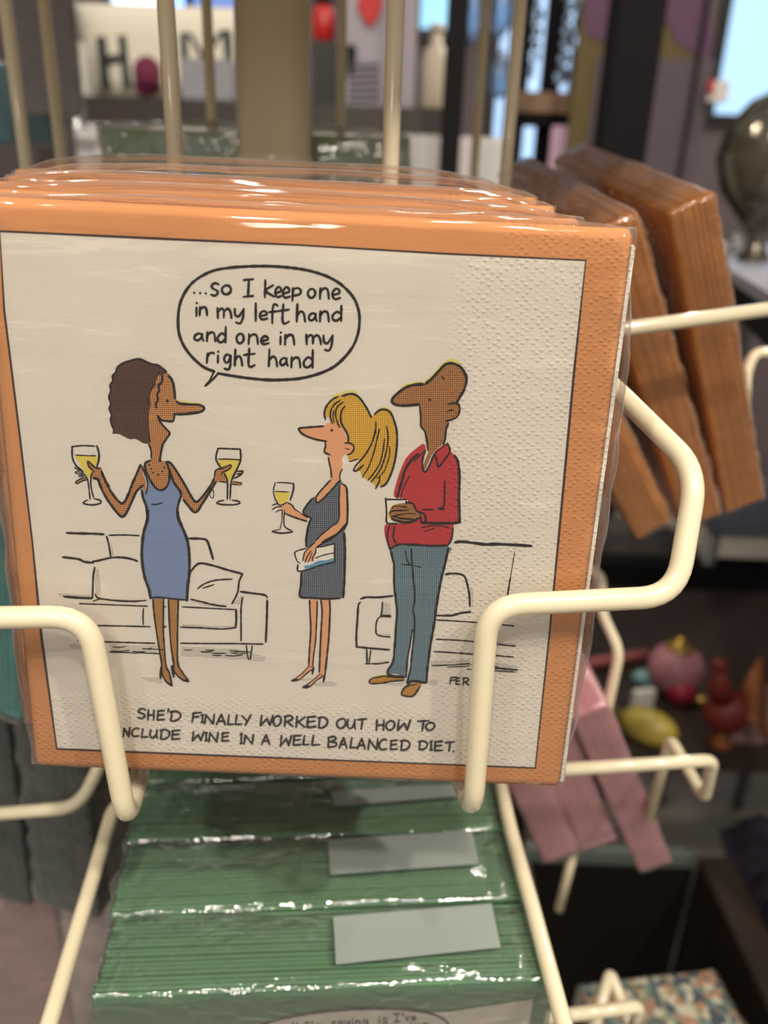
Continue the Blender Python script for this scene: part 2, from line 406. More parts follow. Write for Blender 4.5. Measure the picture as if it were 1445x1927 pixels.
def smooth(P, closed, step):
    n = len(P); out = []
    if n < 3 and not closed:
        (x0, y0), (x1, y1) = P; L = math.hypot(x1-x0, y1-y0); k = max(1, int(L/step))
        return [(x0+(x1-x0)*i/k, y0+(y1-y0)*i/k) for i in range(k+1)]
    for i in range(n if closed else n-1):
        g = (lambda j: P[j % n]) if closed else (lambda j: P[min(max(j, 0), n-1)])
        p0, p1, p2, p3 = g(i-1), g(i), g(i+1), g(i+2)
        k = max(1, int(math.hypot(p2[0]-p1[0], p2[1]-p1[1])/step))
        for j in range(k):
            t = j/k; t2, t3 = t*t, t*t*t
            out.append(tuple(.5*(2*p1[c]+(p2[c]-p0[c])*t+(2*p0[c]-5*p1[c]+4*p2[c]-p3[c])*t2+(3*p1[c]-p0[c]-3*p2[c]+p3[c])*t3) for c in (0, 1)))
    if not closed: out.append(P[-1])
    return out
BLK = dict(S=(320, 480, 3.803), A=(120, 660, 4.014), B=(90, 960, 3.36), C=(490, 720, 5.161), D=(520, 980, 5.839), E=(690, 660, 5.073),
           F=(650, 1000, 3.803), G=(120, 820, 9.031), I=(320, 820, 9.031), H=(690, 1230, 6.568), X=(220, 1320, 6.881), Y=(420, 1320, 6.881), Z=(600, 1320, 4.983), P=(0, 0, 1))
def pts(s):
    """'A x,y x,y B x,y' -> pixel points; a letter names the close-up the numbers were read in"""
    out = []; b = 'P'
    for t in s.split():
        if t in BLK: b = t
        else:
            x, y = t.split(','); ox, oy, k = BLK[b]; out.append((ox+float(x)/k, oy+float(y)/k))
    return out
GL = {
 's': ['.95,.1 .6,0 .2,.1 .1,.3 .4,.48 .8,.62 .85,.82 .5,1 .05,.92'], 'o': ['.45,.02 .1,.25 .02,.6 .25,.95 .6,1 .95,.7 .95,.3 .7,.03 .4,.03'],
 'I': ['0,.05 1,0', '.55,.03 .45,.97', '0,1 1,.95'], 'k': ['.1,0 .05,1', '.85,.3 .15,.62 .95,.97'],
 'e': ['.1,.6 .85,.42 .8,.1 .45,0 .1,.3 .05,.7 .35,1 .95,.88'], 'p': ['.15,0 .08,1', '.15,.12 .6,0 .95,.2 .8,.5 .15,.62'],
 'n': ['.08,.02 .04,1', '.06,.42 .4,.05 .75,.1 .87,.5 .92,1'], 'i': ['.5,.36 .45,1', '.55,0'],
 'm': ['.0,.05 .03,1', '.03,.42 .28,.08 .45,.3 .45,.92', '.45,.42 .72,.1 .92,.4 1,1'],
 'y': ['.05,0 .1,.4 .45,.5 .88,.1', '.97,0 .88,.6 .6,.98 .2,.92'], 'l': ['.5,0 .5,1'],
 'f': ['.95,.08 .6,0 .4,.25 .35,1', '0,.42 .85,.38'], 't': ['.5,0 .42,.8 .6,1 1,.9', '0,.35 1,.28'],
 'h': ['.1,0 .03,1', '.05,.68 .45,.42 .8,.55 .95,1'], 'a': ['.85,.15 .5,0 .1,.35 .1,.8 .4,.95 .78,.6 .87,.08', '.87,.08 .85,.6 1,1'],
 'd': ['.95,0 .92,1', '.9,.55 .5,.4 .05,.65 .1,.92 .5,.98 .9,.75'], 'r': ['.15,.1 .03,1', '.1,.45 .5,.05 1,.1'],
 'g': ['.85,.1 .4,0 .05,.25 .2,.5 .55,.5 .9,.1', '.9,.08 .85,.7 .6,.98 .1,.92'], 'v': ['0,0 .4,1', '.4,1 1,0'],
 'S': ['.95,.12 .6,0 .15,.15 .1,.35 .75,.55 .85,.78 .5,1 .05,.9'], 'H': ['.12,0 .05,1', '.9,.02 .85,1', '.08,.55 .88,.48'],
 'E': ['.15,.05 .05,.97', '.1,.06 .95,.0', '.1,.5 .85,.42', '.05,.98 .95,.92'], "'": ['.7,0 .3,1'],
 'D': ['.18,.05 .06,.97', '.0,.08 .55,.0 .98,.3 .85,.75 .4,1 .06,.97'], 'F': ['.15,.05 .0,1', '.1,.08 1,0', '.1,.5 .75,.42'],
 'N': ['.12,.05 0,1', '.12,.05 .85,1', '1,0 .87,1'], 'A': ['.55,0 0,1', '.55,0 .95,1', '.2,.68 .85,.62'], 'L': ['.3,0 .1,.97', '.1,.97 1,.93'],
 'Y': ['0,.1 .5,.55', '1,0 .35,1'], 'W': ['.1,0 .0,1', '0,1 .52,.3', '.52,.3 .75,.95', '.75,.95 1,0'], 'O': ['.55,.0 .1,.25 .02,.7 .3,1 .7,.92 .98,.5 .85,.1 .5,.01'],
 'R': ['.15,.05 .05,1', '0,.08 .7,0 .95,.2 .7,.45 .15,.58', '.3,.55 .98,1'], 'K': ['.15,0 .05,1', '.95,.05 .15,.6', '.25,.5 .9,1'],
 'U': ['.15,0 .03,.6 .25,.97 .6,.9 .9,.4', '.95,0 .88,.6 1,1'], 'T': ['0,.08 1,0', '.55,.05 .4,1'], 'C': ['.95,.1 .6,0 .15,.3 .05,.75 .35,1 .95,.92'],
 'B': ['.15,.05 .05,1', '.05,.08 .75,0 .85,.25 .25,.48', '.25,.48 .95,.6 .8,.9 .05,1'], '.': ['.5,.5']}
def letters(pr, blk, spec, wd, key='lettering'):
    ox, oy, k = BLK[blk]
    for it in spec.split(';'):
        ch, b = it.strip().split(' ', 1) if it.strip() else (None, None)
        if ch is None: continue
        x0, x1, y0, y1 = [float(q) for q in b.split()]
        for st in GL[ch]:
            P = [(ox+(x0+float(p.split(',')[0])*(x1-x0))/k, oy+(y0+float(p.split(',')[1])*(y1-y0))/k) for p in st.split()]
            pr.line(P, wd, key, taper=.2, w=.00014)
pr = Print(FR)
# white panel with its thin ruled border
panel = [(0, 435), (300, 449), (560, 461), (830, 477), (1102, 490), (1080, 700), (1056, 960), (1034, 1190), (1007, 1445), (700, 1433), (400, 1421), (107, 1409), (78, 1197), (61, 1019), (38, 825), (8, 582)]
pr.poly('panel', panel, .00003, sm=False)
pr.line(panel, 3.4, 'frame', closed=True, w=.00008, sm=False, wob=.3)
def fill(key, s, w=.00006, sm=True): pr.poly(key, pts(s), w, sm)
def ln(s, wz, key='black', **kw):                                    # wz = stroke width in close-up pixels
    b = s.split()[0]; pr.line(pts(s), wz/BLK[b][2]*1.02, key, **kw)
fill('panelbub', 'S 310,830 240,800 160,730 100,650 65,560 58,470 65,380 90,300 140,220 210,160 310,112 430,90 580,80 730,80 880,92 1010,115 1130,155 1230,215 1310,300 1345,380 1356,460 1345,560 1310,650 1250,730 1170,800 1060,850 930,882 800,892 690,892 560,880 450,862 340,845', .00004)
ln('S 345,846 450,864 560,880 690,892 800,892 930,882 1060,850 1170,800 1250,730 1310,650 1345,560 1356,460 1345,380 1310,300 1230,215 1130,155 1010,115 880,92 730,80 580,80 430,90 310,112 210,160 140,220 90,300 65,380 58,470 65,560 100,650 160,730 240,800 315,832', 17, taper=0)
ln('S 345,846 310,885 252,935', 14); ln('S 315,832 285,895 252,935', 11)
letters(pr, 'S', '. 168 178 264 274;. 210 220 266 276;. 250 260 268 278;s 292 350 200 290;o 370 437 215 280;I 528 595 172 298;k 675 748 180 300;e 752 800 228 300;e 806 860 230 305;p 870 940 235 325;o 985 1040 240 305;n 1070 1142 235 312;e 1160 1220 240 315;'
 'i 180 200 342 435;n 210 270 370 430;m 340 440 375 450;y 460 530 385 490;l 605 622 345 470;e 640 700 400 460;f 710 772 350 487;t 772 850 352 490;h 905 970 350 475;a 990 1050 415 470;n 1070 1142 400 475;d 1160 1230 362 470;'
 'a 170 240 560 612;n 262 330 550 615;d 340 402 515 625;o 475 528 560 630;n 560 635 565 635;e 650 708 580 637;i 782 800 553 637;n 820 895 568 640;m 975 1080 565 637;y 1095 1165 575 685;'
 'r 262 315 695 770;i 335 352 690 768;g 385 440 710 820;h 462 520 675 790;t 530 605 668 800;h 705 770 675 795;a 785 842 735 790;n 865 938 730 802;d 955 1025 680 805', 3.9)
CAPW = 3.5
letters(pr, 'X', "S 270 375 90 218;H 398 490 108 235;E 520 620 115 240;' 655 678 95 130;D 690 828 125 250;F 975 1090 140 265;I 1092 1125 170 268;N 1138 1262 162 286;A 1288 1408 165 298;I 20 40 330 440;N 85 168 338 450;C 192 288 342 450;L 312 398 355 465;U 425 525 367 470;D 560 685 362 485;E 708 822 370 490;W 978 1125 392 508;I 1145 1168 400 505;N 1192 1310 398 520", CAPW, 'caption')
letters(pr, 'Y', 'L 52 130 172 300;L 150 238 172 300;Y 245 360 170 305;W 482 645 180 312;O 648 752 182 315;R 790 905 182 320;K 938 1068 192 330;E 1080 1205 192 335;D 1230 1352 202 340;E -20 76 402 512;I 222 248 415 542;N 272 392 427 546;A 497 606 430 552;W 742 885 437 575;E 903 1012 437 566;L 1027 1110 442 562;L 1137 1245 437 565', CAPW, 'caption')
letters(pr, 'Z', 'O 168 255 158 248;U 264 342 168 252;T 365 446 162 258;H 535 618 170 268;O 630 712 178 266;W 738 858 172 270;T 927 1030 177 272;O 1002 1086 194 268;B 82 170 328 428;A 190 265 337 435;L 288 355 342 435;A 360 436 346 442;N 462 553 352 448;C 562 638 352 450;E 668 738 362 450;D 765 853 363 455;D 935 1018 369 450;I 1042 1062 372 455;E 1080 1162 372 462;T 1187 1268 377 462;. 1258 1264 462 468', CAPW, 'caption')
letters(pr, 'H', 'F 1028 1112 288 370;E 1100 1152 298 380;R 1188 1265 298 388', 2.7, 'caption')

# --- woman holding two glasses
fill('skin_dark', 'A 700,190 780,168 815,200 835,260 845,350 855,383 900,400 980,408 1040,412 1060,432 1040,455 960,470 840,480 835,520 820,535 770,530 735,525 765,575 800,622 780,660 750,700 735,760 730,820 770,840 795,880 805,960 780,1030 730,1055 680,1035 640,970 620,900 615,860 655,825 662,760 640,690 640,560 640,470 655,420 650,350 655,300 690,270')
fill('hair_dark', 'A 400,130 440,95 510,70 590,62 650,90 720,115 780,160 740,185 700,190 690,270 655,300 650,350 655,420 640,470 640,560 650,640 655,690 610,700 570,680 540,665 500,668 460,650 420,630 375,622 378,590 362,560 355,520 362,480 345,440 355,400 342,350 355,300 350,260 370,230 368,190 395,160', .00008)
fill('skin_dark', 'A 580,862 520,1000 460,1140 435,1150 350,1050 275,885 225,890 218,960 262,970 310,1090 420,1240 445,1252 470,1230 545,1070 580,1030 615,1060 620,1000 600,930 592,875')
fill('skin_dark', 'A 790,850 820,860 860,920 970,1110 1000,1140 1080,1060 1135,965 1140,910 1170,885 1250,862 1260,875 1230,910 1215,940 1232,990 1180,985 1150,995 1100,1070 1010,1212 985,1218 905,1125 890,1105 880,1080 830,980 795,900')
fill('dress_blue', 'A 590,868 612,900 640,975 680,1035 730,1058 775,1035 800,970 795,880 810,930 830,980 885,1080 870,1130 860,1200 865,1284 B 830,60 860,130 885,200 895,290 895,400 885,480 880,560 760,560 650,555 640,500 615,430 600,350 595,260 605,150 630,60 A 625,1200 595,1090 590,1050 620,1060 625,1000 605,930 583,880', .00008)
for s, wz in (('A 790,190 815,215 832,270 842,360', 17), ('A 850,380 880,398 950,405 1020,408 1052,420 1062,435 1040,458 980,470 900,478 835,478', 15), ('A 838,480 833,515 820,533 770,530 735,520 712,490', 13),
    ('A 712,490 725,530 760,575 800,622 775,665 748,710 735,770 725,830', 13), ('A 640,700 660,750 662,810', 11), ('A 745,185 740,240 715,260 722,300 705,330 712,370 695,400 700,430', 14),
    ('A 778,160 720,112 660,98 600,72 560,62 510,72 450,92 405,125 395,160 368,190 372,225 350,262 357,300 342,350 356,400 345,440 362,480 355,520 364,560 378,592 375,622', 12), ('A 720,160 650,330 640,470 640,600 655,690', 6),
    ('A 580,860 555,920 520,1000 490,1080 460,1140 435,1150 400,1120 350,1050 310,970 285,910', 15), ('A 600,1015 575,1035 545,1070 510,1150 470,1230 445,1252 420,1240 370,1180 310,1090 270,1000 262,970 230,958', 15),
    ('A 775,838 810,850 860,920 920,1020 970,1110 1000,1140 1030,1120 1080,1060 1120,1000 1135,965', 14), ('A 905,1125 945,1175 985,1218 1010,1210 1050,1150 1100,1070 1150,990', 14),
    ('A 590,870 615,930 635,1000 622,1080', 10), ('A 655,828 615,850 620,900 650,970 690,1030 730,1052 770,1035 797,980 797,900 775,845', 14), ('A 590,1050 600,1110 625,1180 632,1284', 16),
    ('A 800,900 830,990 885,1075 868,1150 857,1220 867,1284', 15), ('A 665,1158 700,1160 745,1148', 9), ('A 783,378', 20), ('A 645,860', 12), ('A 660,890', 12), ('A 675,918', 12), ('A 712,935', 14), ('A 742,910', 12), ('A 757,880', 12), ('A 727,828', 20),
    ('B 635,0 630,60 605,150 595,260 600,350 615,430 640,500 650,555', 15), ('B 820,0 830,60 860,130 885,200 895,290 895,400 885,480 880,570', 15), ('B 650,555 700,550 800,560 880,568', 9)): ln(s, wz)
# legs and shoes
fill('tights', 'B 668,560 730,560 730,650 732,750 738,880 745,970 760,1010 775,1060 785,1105 760,1095 725,1050 715,1000 720,960 705,880 688,770 672,650')
fill('tights', 'B 765,565 825,565 822,700 820,850 822,970 850,1030 890,1080 850,1075 800,1030 785,990 795,960 780,860 768,700')
for s, wz in (('B 665,565 672,650 688,770 705,880 720,965 725,1040 755,1090 787,1107', 9), ('B 732,560 731,750 738,880 748,985 770,1030 785,1105', 9), ('B 763,565 768,700 780,860 795,965 800,1020 850,1070 890,1082', 9), ('B 826,565 822,700 820,850 824,970 855,1030 892,1080', 9),
    ('B 716,990 712,1062', 12), ('B 785,985 790,1020 797,1052', 14), ('B 760,1092 785,1108', 12), ('B 865,1075 890,1082', 12)): ln(s, wz)
# sofa behind her
for s, wz in (('B 120,143 200,146 290,148 355,152', 12), ('B 388,158 480,156 578,160', 8), ('B 372,165 385,210 398,290', 10), ('B 95,296 150,302 200,310 230,325 290,332', 11), ('B 285,322 320,318 400,300 470,298 530,308 567,322', 11),
    ('B 297,360 288,420 285,500 282,555', 10), ('B 105,545 180,552 280,556', 13), ('B 300,530 320,555 380,565 450,572 540,575 620,570', 9), ('B 200,590 400,597 630,606', 7), ('B 605,620 602,680 605,722', 8), ('B 280,728 500,732 648,736', 8),
    ('B 190,826 382,832 520,836 678,841', 8), ('B 730,610 748,610', 6), ('B 735,736 748,736', 8), ('B 905,388 930,355 965,335 1040,348 1140,378 1232,402', 11), ('B 1232,402 1210,450 1200,520 1165,590', 10), ('B 948,495 990,465 1060,442 1165,435', 8),
    ('B 980,492 1050,470', 7), ('B 905,562 980,580 1050,598 1128,608', 9), ('B 895,178 970,180 1005,190 1025,240 1045,308', 12), ('B 850,610 1000,618 1190,628', 7), ('B 1190,628 1192,690 1187,742', 12), ('B 840,738 960,743 1100,750 1187,742', 8),
    ('B 1218,514 1290,524 1370,535 1387,552', 11), ('B 1232,550 1222,620 1222,740 1222,825', 9), ('B 1387,570 1385,680 1378,832', 12), ('B 840,840 1000,842 1200,843 1362,846', 8), ('B 1255,855 1268,940 1280,940 1292,855', 8), ('B 285,575 330,560', 6)): ln(s, wz)
rs = random.Random(4)
for i in range(34):
    x = rs.uniform(170, 1190); y = 852+rs.uniform(0, 38)+(x-170)*.035
    if 225 < x < 380 or 650 < x < 850: continue
    L = rs.uniform(50, 150); ln(f'B {x:.0f},{y:.0f} {x+L*.5:.0f},{y+2:.0f} {x+L:.0f},{y+rs.uniform(-8,8):.0f}', rs.uniform(4, 7))
for s in ('B 130,845 225,840 225,880 140,870', 'B 385,850 690,855 690,910 400,905', 'B 840,860 1220,880 1380,930 1370,955 1200,945 840,920', 'B 590,1060 720,1050 725,1095 640,1085', 'B 300,370 325,370 335,530 300,540', 'B 60,525 270,535 270,560 80,550', 'B 895,562 1120,600 1000,605 900,575', 'B 1170,590 1225,540 1222,600', 'B 850,722 1180,735 1180,745 850,738', 'B 402,200 415,290 400,295',
          'F 600,930 890,915 890,960 620,960', 'F 1050,930 1220,960 1235,1000 1050,985', 'F 275,510 325,515 325,595 270,595', 'F 580,1060 665,1065 655,1100 590,1100', 'F 260,1090 420,1075 410,1105 330,1100', 'F 1055,785 1215,800 1225,825 1060,800', 'F 895,395 915,420 905,560 890,540', 'F 180,935 310,925 300,950 190,950', 'F 235,735 320,735 320,752 240,748',
          'D 240,1740 380,1720 400,1750 300,1760', 'D 400,1790 560,1760 670,1780 660,1810 420,1815'): fill('shade_dots', s, .00005, sm=False)
# her two glasses and hands
fill('wine%d' % len(pr.layers), 'G 210,335 550,345 565,440 520,540 470,640 440,720 390,690 340,580 250,440')
fill('wine%d' % len(pr.layers), 'I 850,405 1188,410 1130,560 1040,720 990,760 940,650 900,545 850,500')
fill('skin_dark', 'G 400,430 440,425 540,540 640,550 660,640 600,740 500,740 490,650 520,600 440,520', .00009)
fill('skin_dark', 'G 200,790 300,725 385,718 300,775 230,815', .00009); fill('skin_dark', 'I 1050,775 1215,800 1210,830 1050,815', .00009); fill('skin_dark', 'I 880,620 1000,570 1045,505 1020,490 900,550 830,560 770,600 755,720 800,780 950,790 940,700 900,660', .00009)
for s, wz in (('G 135,185 330,165 530,175', 22), ('G 145,180 150,370 210,500 330,610', 26), ('G 565,170 600,300 595,420 560,530', 28), ('G 200,325 380,335 545,338', 17), ('G 355,650 405,740 430,900 450,1080', 20), ('G 500,620 475,640 460,820 490,980 520,1065', 22),
    ('G 405,1090 330,1135 400,1165 520,1170 630,1140 620,1095 530,1070', 22), ('G 415,430 470,480 550,545 630,550', 24), ('G 405,440 430,520 510,600', 26), ('G 640,600 700,740 780,860', 26), ('G 300,590 235,530 190,548 280,590', 16), ('G 350,640 230,605 200,632 330,650', 14), ('G 350,672 260,665 250,685 350,692', 14),
    ('G 390,715 300,725 200,790 230,815 300,775 400,740', 18), ('G 500,720 560,735 600,790', 24),
    ('I 810,212 1000,218 1195,225', 22), ('I 815,215 785,330 790,420 860,540', 26), ('I 1195,225 1200,400 1150,540 1080,680 1035,780', 26), ('I 825,395 1000,395 1190,405', 18), ('I 930,650 975,780 975,1080', 24), ('I 1035,780 1020,1080', 22), ('I 915,1095 820,1115 790,1140 880,1165 1080,1170 1190,1140 1150,1105 1060,1095', 22),
    ('I 755,710 770,600 830,560 900,550 1020,490 1045,505 1000,570 890,620 880,660', 20), ('I 850,770 950,792', 20), ('I 1150,605 1240,600 1200,660 1100,720', 24), ('I 1140,650 1210,640', 24), ('I 1050,772 1220,800 1215,832 1050,822', 14), ('I 690,880 740,940 735,1055 700,1050 670,985', 12)): ln(s, wz)
# --- woman with the yellow hair
fill('dress_navy', 'C 500,1120 530,1110 545,1160 600,1130 700,1020 760,950 790,960 800,1010 830,1100 830,1400 D 740,130 755,300 757,500 745,700 735,840 500,850 260,830 270,700 280,570 320,470 330,280 345,100 C 440,1545 455,1400 490,1330 470,1300 420,1255 450,1190', .00008)
fill('skin_pale', 'C 375,440 500,428 610,420 650,395 700,385 780,430 810,470 850,570 890,590 905,640 880,680 840,695 810,700 800,760 790,840 770,900 775,945 700,1015 600,1125 560,1160 540,1130 560,1090 620,1020 685,940 690,910 680,830 658,730 675,705 625,675 632,620 632,570 540,550 440,510 390,470')
fill('hair_yellow', 'C 630,350 620,300 640,230 690,165 750,130 820,115 890,105 960,150 1030,240 1080,320 1110,300 1170,262 1230,265 1280,320 1310,400 1328,520 1322,640 1300,780 1260,900 1200,1005 1170,1010 1145,960 1125,1020 1080,960 1045,945 990,910 960,850 915,850 960,790 940,740 870,765 850,700 900,660 905,620 855,580 850,520 810,450 775,430 700,385 680,330 650,330', .00008)
fill('skin_pale', 'C 775,1000 825,995 840,1100 838,1380 740,1465 600,1548 D 440,295 430,350 400,440 300,450 295,400 340,310 420,240 C 640,1440 757,1335 765,1150', .0001)
fill('skin_pale', 'C 260,1165 300,1190 370,1250 450,1310 450,1345 370,1320 240,1270 220,1220 180,1215 200,1180', .00009)
fill('bag_white', 'D 325,300 210,340 205,380 240,465 240,550 350,540 640,450 640,260 440,300 430,350 400,445 300,450 300,380 350,290', .00011, sm=False)
fill('bag_blue', 'D 305,495 380,480 460,440 560,430 625,410 630,455 520,490 310,525', .00012)
fill('wine%d' % len(pr.layers), 'C 145,1060 275,1062 265,1140 230,1170 180,1170 155,1120')
fill('bag_white', 'C 815,712 838,735 838,775 815,793 795,775 793,735', .00009)
for s, wz in (('C 610,422 500,430 400,438 372,447 390,480 440,515 530,548 640,568', 16), ('C 630,575 632,620 622,672 675,700', 14), ('C 660,725 670,780 685,850 690,920', 13), ('C 693,460', 24), ('C 820,585 860,585 900,605 908,645 880,685 845,700', 13), ('C 825,635 865,648', 7),
    ('C 795,840 775,880 770,935', 11), ('C 632,355 620,300 640,230 690,170 750,135', 15), ('C 795,128 880,108 950,135 1010,210 1050,280 1075,335', 17), ('C 1110,305 1160,265 1220,262 1270,300 1305,390 1325,480 1325,620 1305,760 1270,880 1220,980 1170,1010', 17),
    ('C 700,395 680,340 685,270 720,210 775,172', 12), ('C 770,435 740,360 730,290 750,230 805,190', 12), ('C 720,390 705,340 712,270', 8), ('C 855,580 845,500 790,400 780,330 790,270 820,230', 15), ('C 1120,380 1118,460 1080,590 1010,710 930,800 905,850 935,855 1000,800', 13),
    ('C 1155,450 1130,560 1100,680 1050,820 1000,900 992,918', 11), ('C 1205,545 1190,660 1160,780 1100,880 1045,945', 11), ('C 1225,420 1240,540 1215,700 1160,850 1075,965', 12), ('C 1255,620 1250,720 1200,860 1130,930', 9), ('C 1160,920 1150,970 1120,1025', 14), ('C 865,765 900,755 945,742', 9),
    ('C 535,1120 560,1080 620,1010 680,945', 13), ('C 540,1120 545,1165 600,1135 700,1030 780,945', 14), ('C 505,1125 450,1190 418,1250 440,1290 490,1315 470,1380 450,1460 440,1545', 16), ('C 800,985 835,1020 845,1150 845,1300 830,1390 740,1470 600,1548', 17),
    ('C 770,1000 765,1150 760,1330 690,1395 600,1470 540,1530', 11), ('C 160,968 240,970 322,978', 9), ('C 145,970 128,1040 140,1120 170,1170', 10), ('C 322,978 320,1040 290,1140', 14), ('C 145,1055 275,1060', 8), ('C 212,1230 210,1330 190,1425', 8), ('C 235,1240 228,1340 240,1400 310,1440', 10),
    ('C 115,1445 200,1460 310,1450', 13), ('C 115,1440 180,1425', 8), ('C 265,1165 310,1190 330,1225 370,1250', 11), ('C 240,1270 340,1310 450,1345', 13), ('C 370,1250 450,1310', 6), ('C 115,1190 160,1175 200,1190 260,1160', 9), ('C 115,1230 160,1205 205,1205', 9), ('C 150,1255 190,1235 215,1240', 9),
    ('D 420,240 360,290 310,350 290,440', 11), ('D 380,330 340,390 315,455', 10), ('D 390,350 370,410 345,455', 8), ('D 435,300 430,350 400,400 400,440', 12), ('D 765,30 640,170 520,240 440,290', 15), ('D 330,300 215,335 205,370 230,440 262,462', 12), ('D 238,480 240,550 340,535 480,490 640,450', 15),
    ('D 640,250 638,350 640,450', 13), ('D 425,410 520,375 640,350', 10), ('D 450,290 540,275 630,250', 11), ('D 365,0 345,100 325,280', 16), ('D 275,570 270,700 262,830 400,845 560,855 700,848', 19), ('D 745,130 755,300 752,500 745,700 735,840', 21)): ln(s, wz, w=.00015)
fill('skin_pale', 'D 370,870 450,870 445,1050 435,1250 410,1500 400,1610 350,1590 360,1400 375,1250 370,1050'); fill('skin_pale', 'D 490,880 585,870 590,1050 575,1300 550,1500 530,1680 475,1680 480,1400 490,1200 500,1050')
fill('skin_pale', 'D 350,1600 400,1620 270,1730 170,1755 230,1710'); fill('skin_pale', 'D 475,1680 430,1730 340,1800 290,1830 330,1835 380,1810 450,1740 530,1700')
fill('black', 'D 155,1755 200,1730 240,1740 200,1765', .00014); fill('black', 'D 280,1830 320,1800 365,1810 320,1840', .00014)
for s, wz in (('D 365,870 370,1000 378,1200 365,1400 355,1590', 15), ('D 450,880 445,1050 432,1300 410,1480 400,1600', 13), ('D 490,870 503,1000 492,1200 480,1450 472,1660', 16), ('D 585,870 590,1000 575,1300 555,1500 535,1690', 17), ('D 350,1600 290,1670 200,1735 160,1755', 9), ('D 200,1760 260,1740 340,1670 400,1630', 11), ('D 410,1610 395,1680', 20),
    ('D 475,1680 430,1725 340,1795 285,1828', 9), ('D 330,1838 380,1812 450,1745 530,1700', 12), ('D 535,1690 515,1770', 18)): ln(s, wz)
# --- man in the red shirt
fill('skin_tan', 'E 540,318 620,260 680,190 740,130 810,115 880,140 930,200 950,270 940,350 900,430 860,490 885,530 880,600 850,640 790,670 760,720 750,800 740,880 680,930 620,1000 550,1150 535,1100 590,950 570,850 555,770 515,720 510,600 500,515 400,520 300,520 245,490 270,430 330,360 430,325')
fill('shirt_red', 'E 540,885 560,905 560,960 530,1040 535,1110 550,1155 600,1090 640,980 680,935 770,885 795,950 840,1000 870,1060 890,1200 885,1400 885,1600 840,1650 820,1700 800,1830 750,1860 500,1850 300,1845 230,1890 200,1850 170,1740 190,1650 350,1640 400,1540 320,1500 260,1390 280,1270 330,1120 380,1020 450,950', .00008)
fill('denim', 'F 325,140 350,105 735,110 725,180 690,320 655,480 625,690 600,880 578,1078 510,1070 440,1082 465,960 478,800 480,700 458,850 435,1035 370,1020 302,1008 345,930 355,780 365,600 350,420 348,230')
fill('bag_white', 'E 185,1415 375,1418 375,1480 230,1640 195,1640', .00011); fill('wine%d' % len(pr.layers), 'E 230,1490 280,1462 375,1458 375,1500 240,1580 200,1600', .00012)
fill('skin_tan', 'E 250,1480 380,1450 450,1460 480,1520 530,1560 520,1600 400,1635 250,1610 215,1560', .00013)
fill('shoe_brown', 'H 25,340 70,300 200,275 260,275 460,300 470,325 300,340 180,362 50,365'); fill('shoe_brown', 'H 430,480 460,420 530,370 680,365 660,400 600,500 560,525 450,515')
for s, wz in (('E 540,318 470,322 380,345 300,400 250,450 243,490 290,518 380,522 500,512', 20), ('E 560,315 620,265 690,190 750,130 820,118 890,150 935,210 952,280 930,370 890,440 860,495', 20), ('E 505,530 515,620 518,720 555,770 575,870 585,950', 14), ('E 780,505 860,500 888,540 875,610 830,650 755,670', 14),
    ('E 765,580 800,565 825,570', 9), ('E 600,465', 22), ('E 715,245 740,270', 13), ('E 780,690 755,760 750,830 735,890', 16), ('E 560,950 530,1060 548,1155 590,1110 640,990', 14), ('E 770,880 795,955 740,1040 685,1105 665,1030 645,980', 14), ('E 770,890 700,935 640,985', 8), ('E 545,960 450,1055', 10),
    ('E 490,985 430,1040 370,1130 330,1260 290,1400', 19), ('E 410,1190 350,1310 325,1400', 9), ('E 840,1000 870,1060 885,1200 880,1400 885,1600 870,1638 700,1645 520,1638', 21), ('E 745,1240 742,1380 735,1480 685,1505 745,1510', 13), ('E 530,1515 640,1515', 11), ('E 520,1690 600,1670 700,1670 790,1690', 8),
    ('E 550,1725 650,1690', 7), ('E 265,1680 255,1780 280,1835', 13), ('E 215,1670 195,1760 210,1860 225,1900', 14), ('E 225,1890 300,1850 450,1850 600,1860 770,1858', 17), ('E 825,1690 810,1790 780,1850', 15), ('E 180,1405 190,1540 195,1640 290,1650', 14), ('E 180,1418 375,1418', 13), ('E 377,1420 375,1460', 13),
    ('E 375,1445 440,1460 480,1530 550,1560 565,1640', 15), ('E 245,1505 260,1482 380,1490', 10), ('E 215,1555 250,1528 400,1520', 12), ('E 230,1580 370,1555 470,1555', 9), ('E 240,1605 330,1632 420,1632 510,1592', 20), ('E 515,1560 520,1640', 13), ('E 250,1580 340,1600 450,1610', 13),
    ('F 325,140 345,225', 13), ('F 348,230 350,400 368,560 360,700 350,850 340,930 300,1005 330,1030 430,1040', 13), ('F 435,1040 440,930 460,820 478,700', 9), ('F 472,125 478,250 490,380 495,480 485,560 495,640 490,750 475,880 465,980 440,1080', 10), ('F 735,120 715,220 690,320 670,420 650,540 635,660 610,800 590,950 578,1080', 14),
    ('F 440,1082 490,1070 575,1082', 16), ('F 430,140 440,200 465,245', 7), ('F 400,235 470,240 545,255', 5), ('H 70,300 30,335 50,365 180,362 300,340 465,325', 16), ('H 70,300 200,275 260,278 460,298', 14), ('H 530,370 460,425 430,490 450,515 560,525 610,480 660,400', 18), ('H 480,410 560,385 620,375', 10)): ln(s, wz, w=.00016)
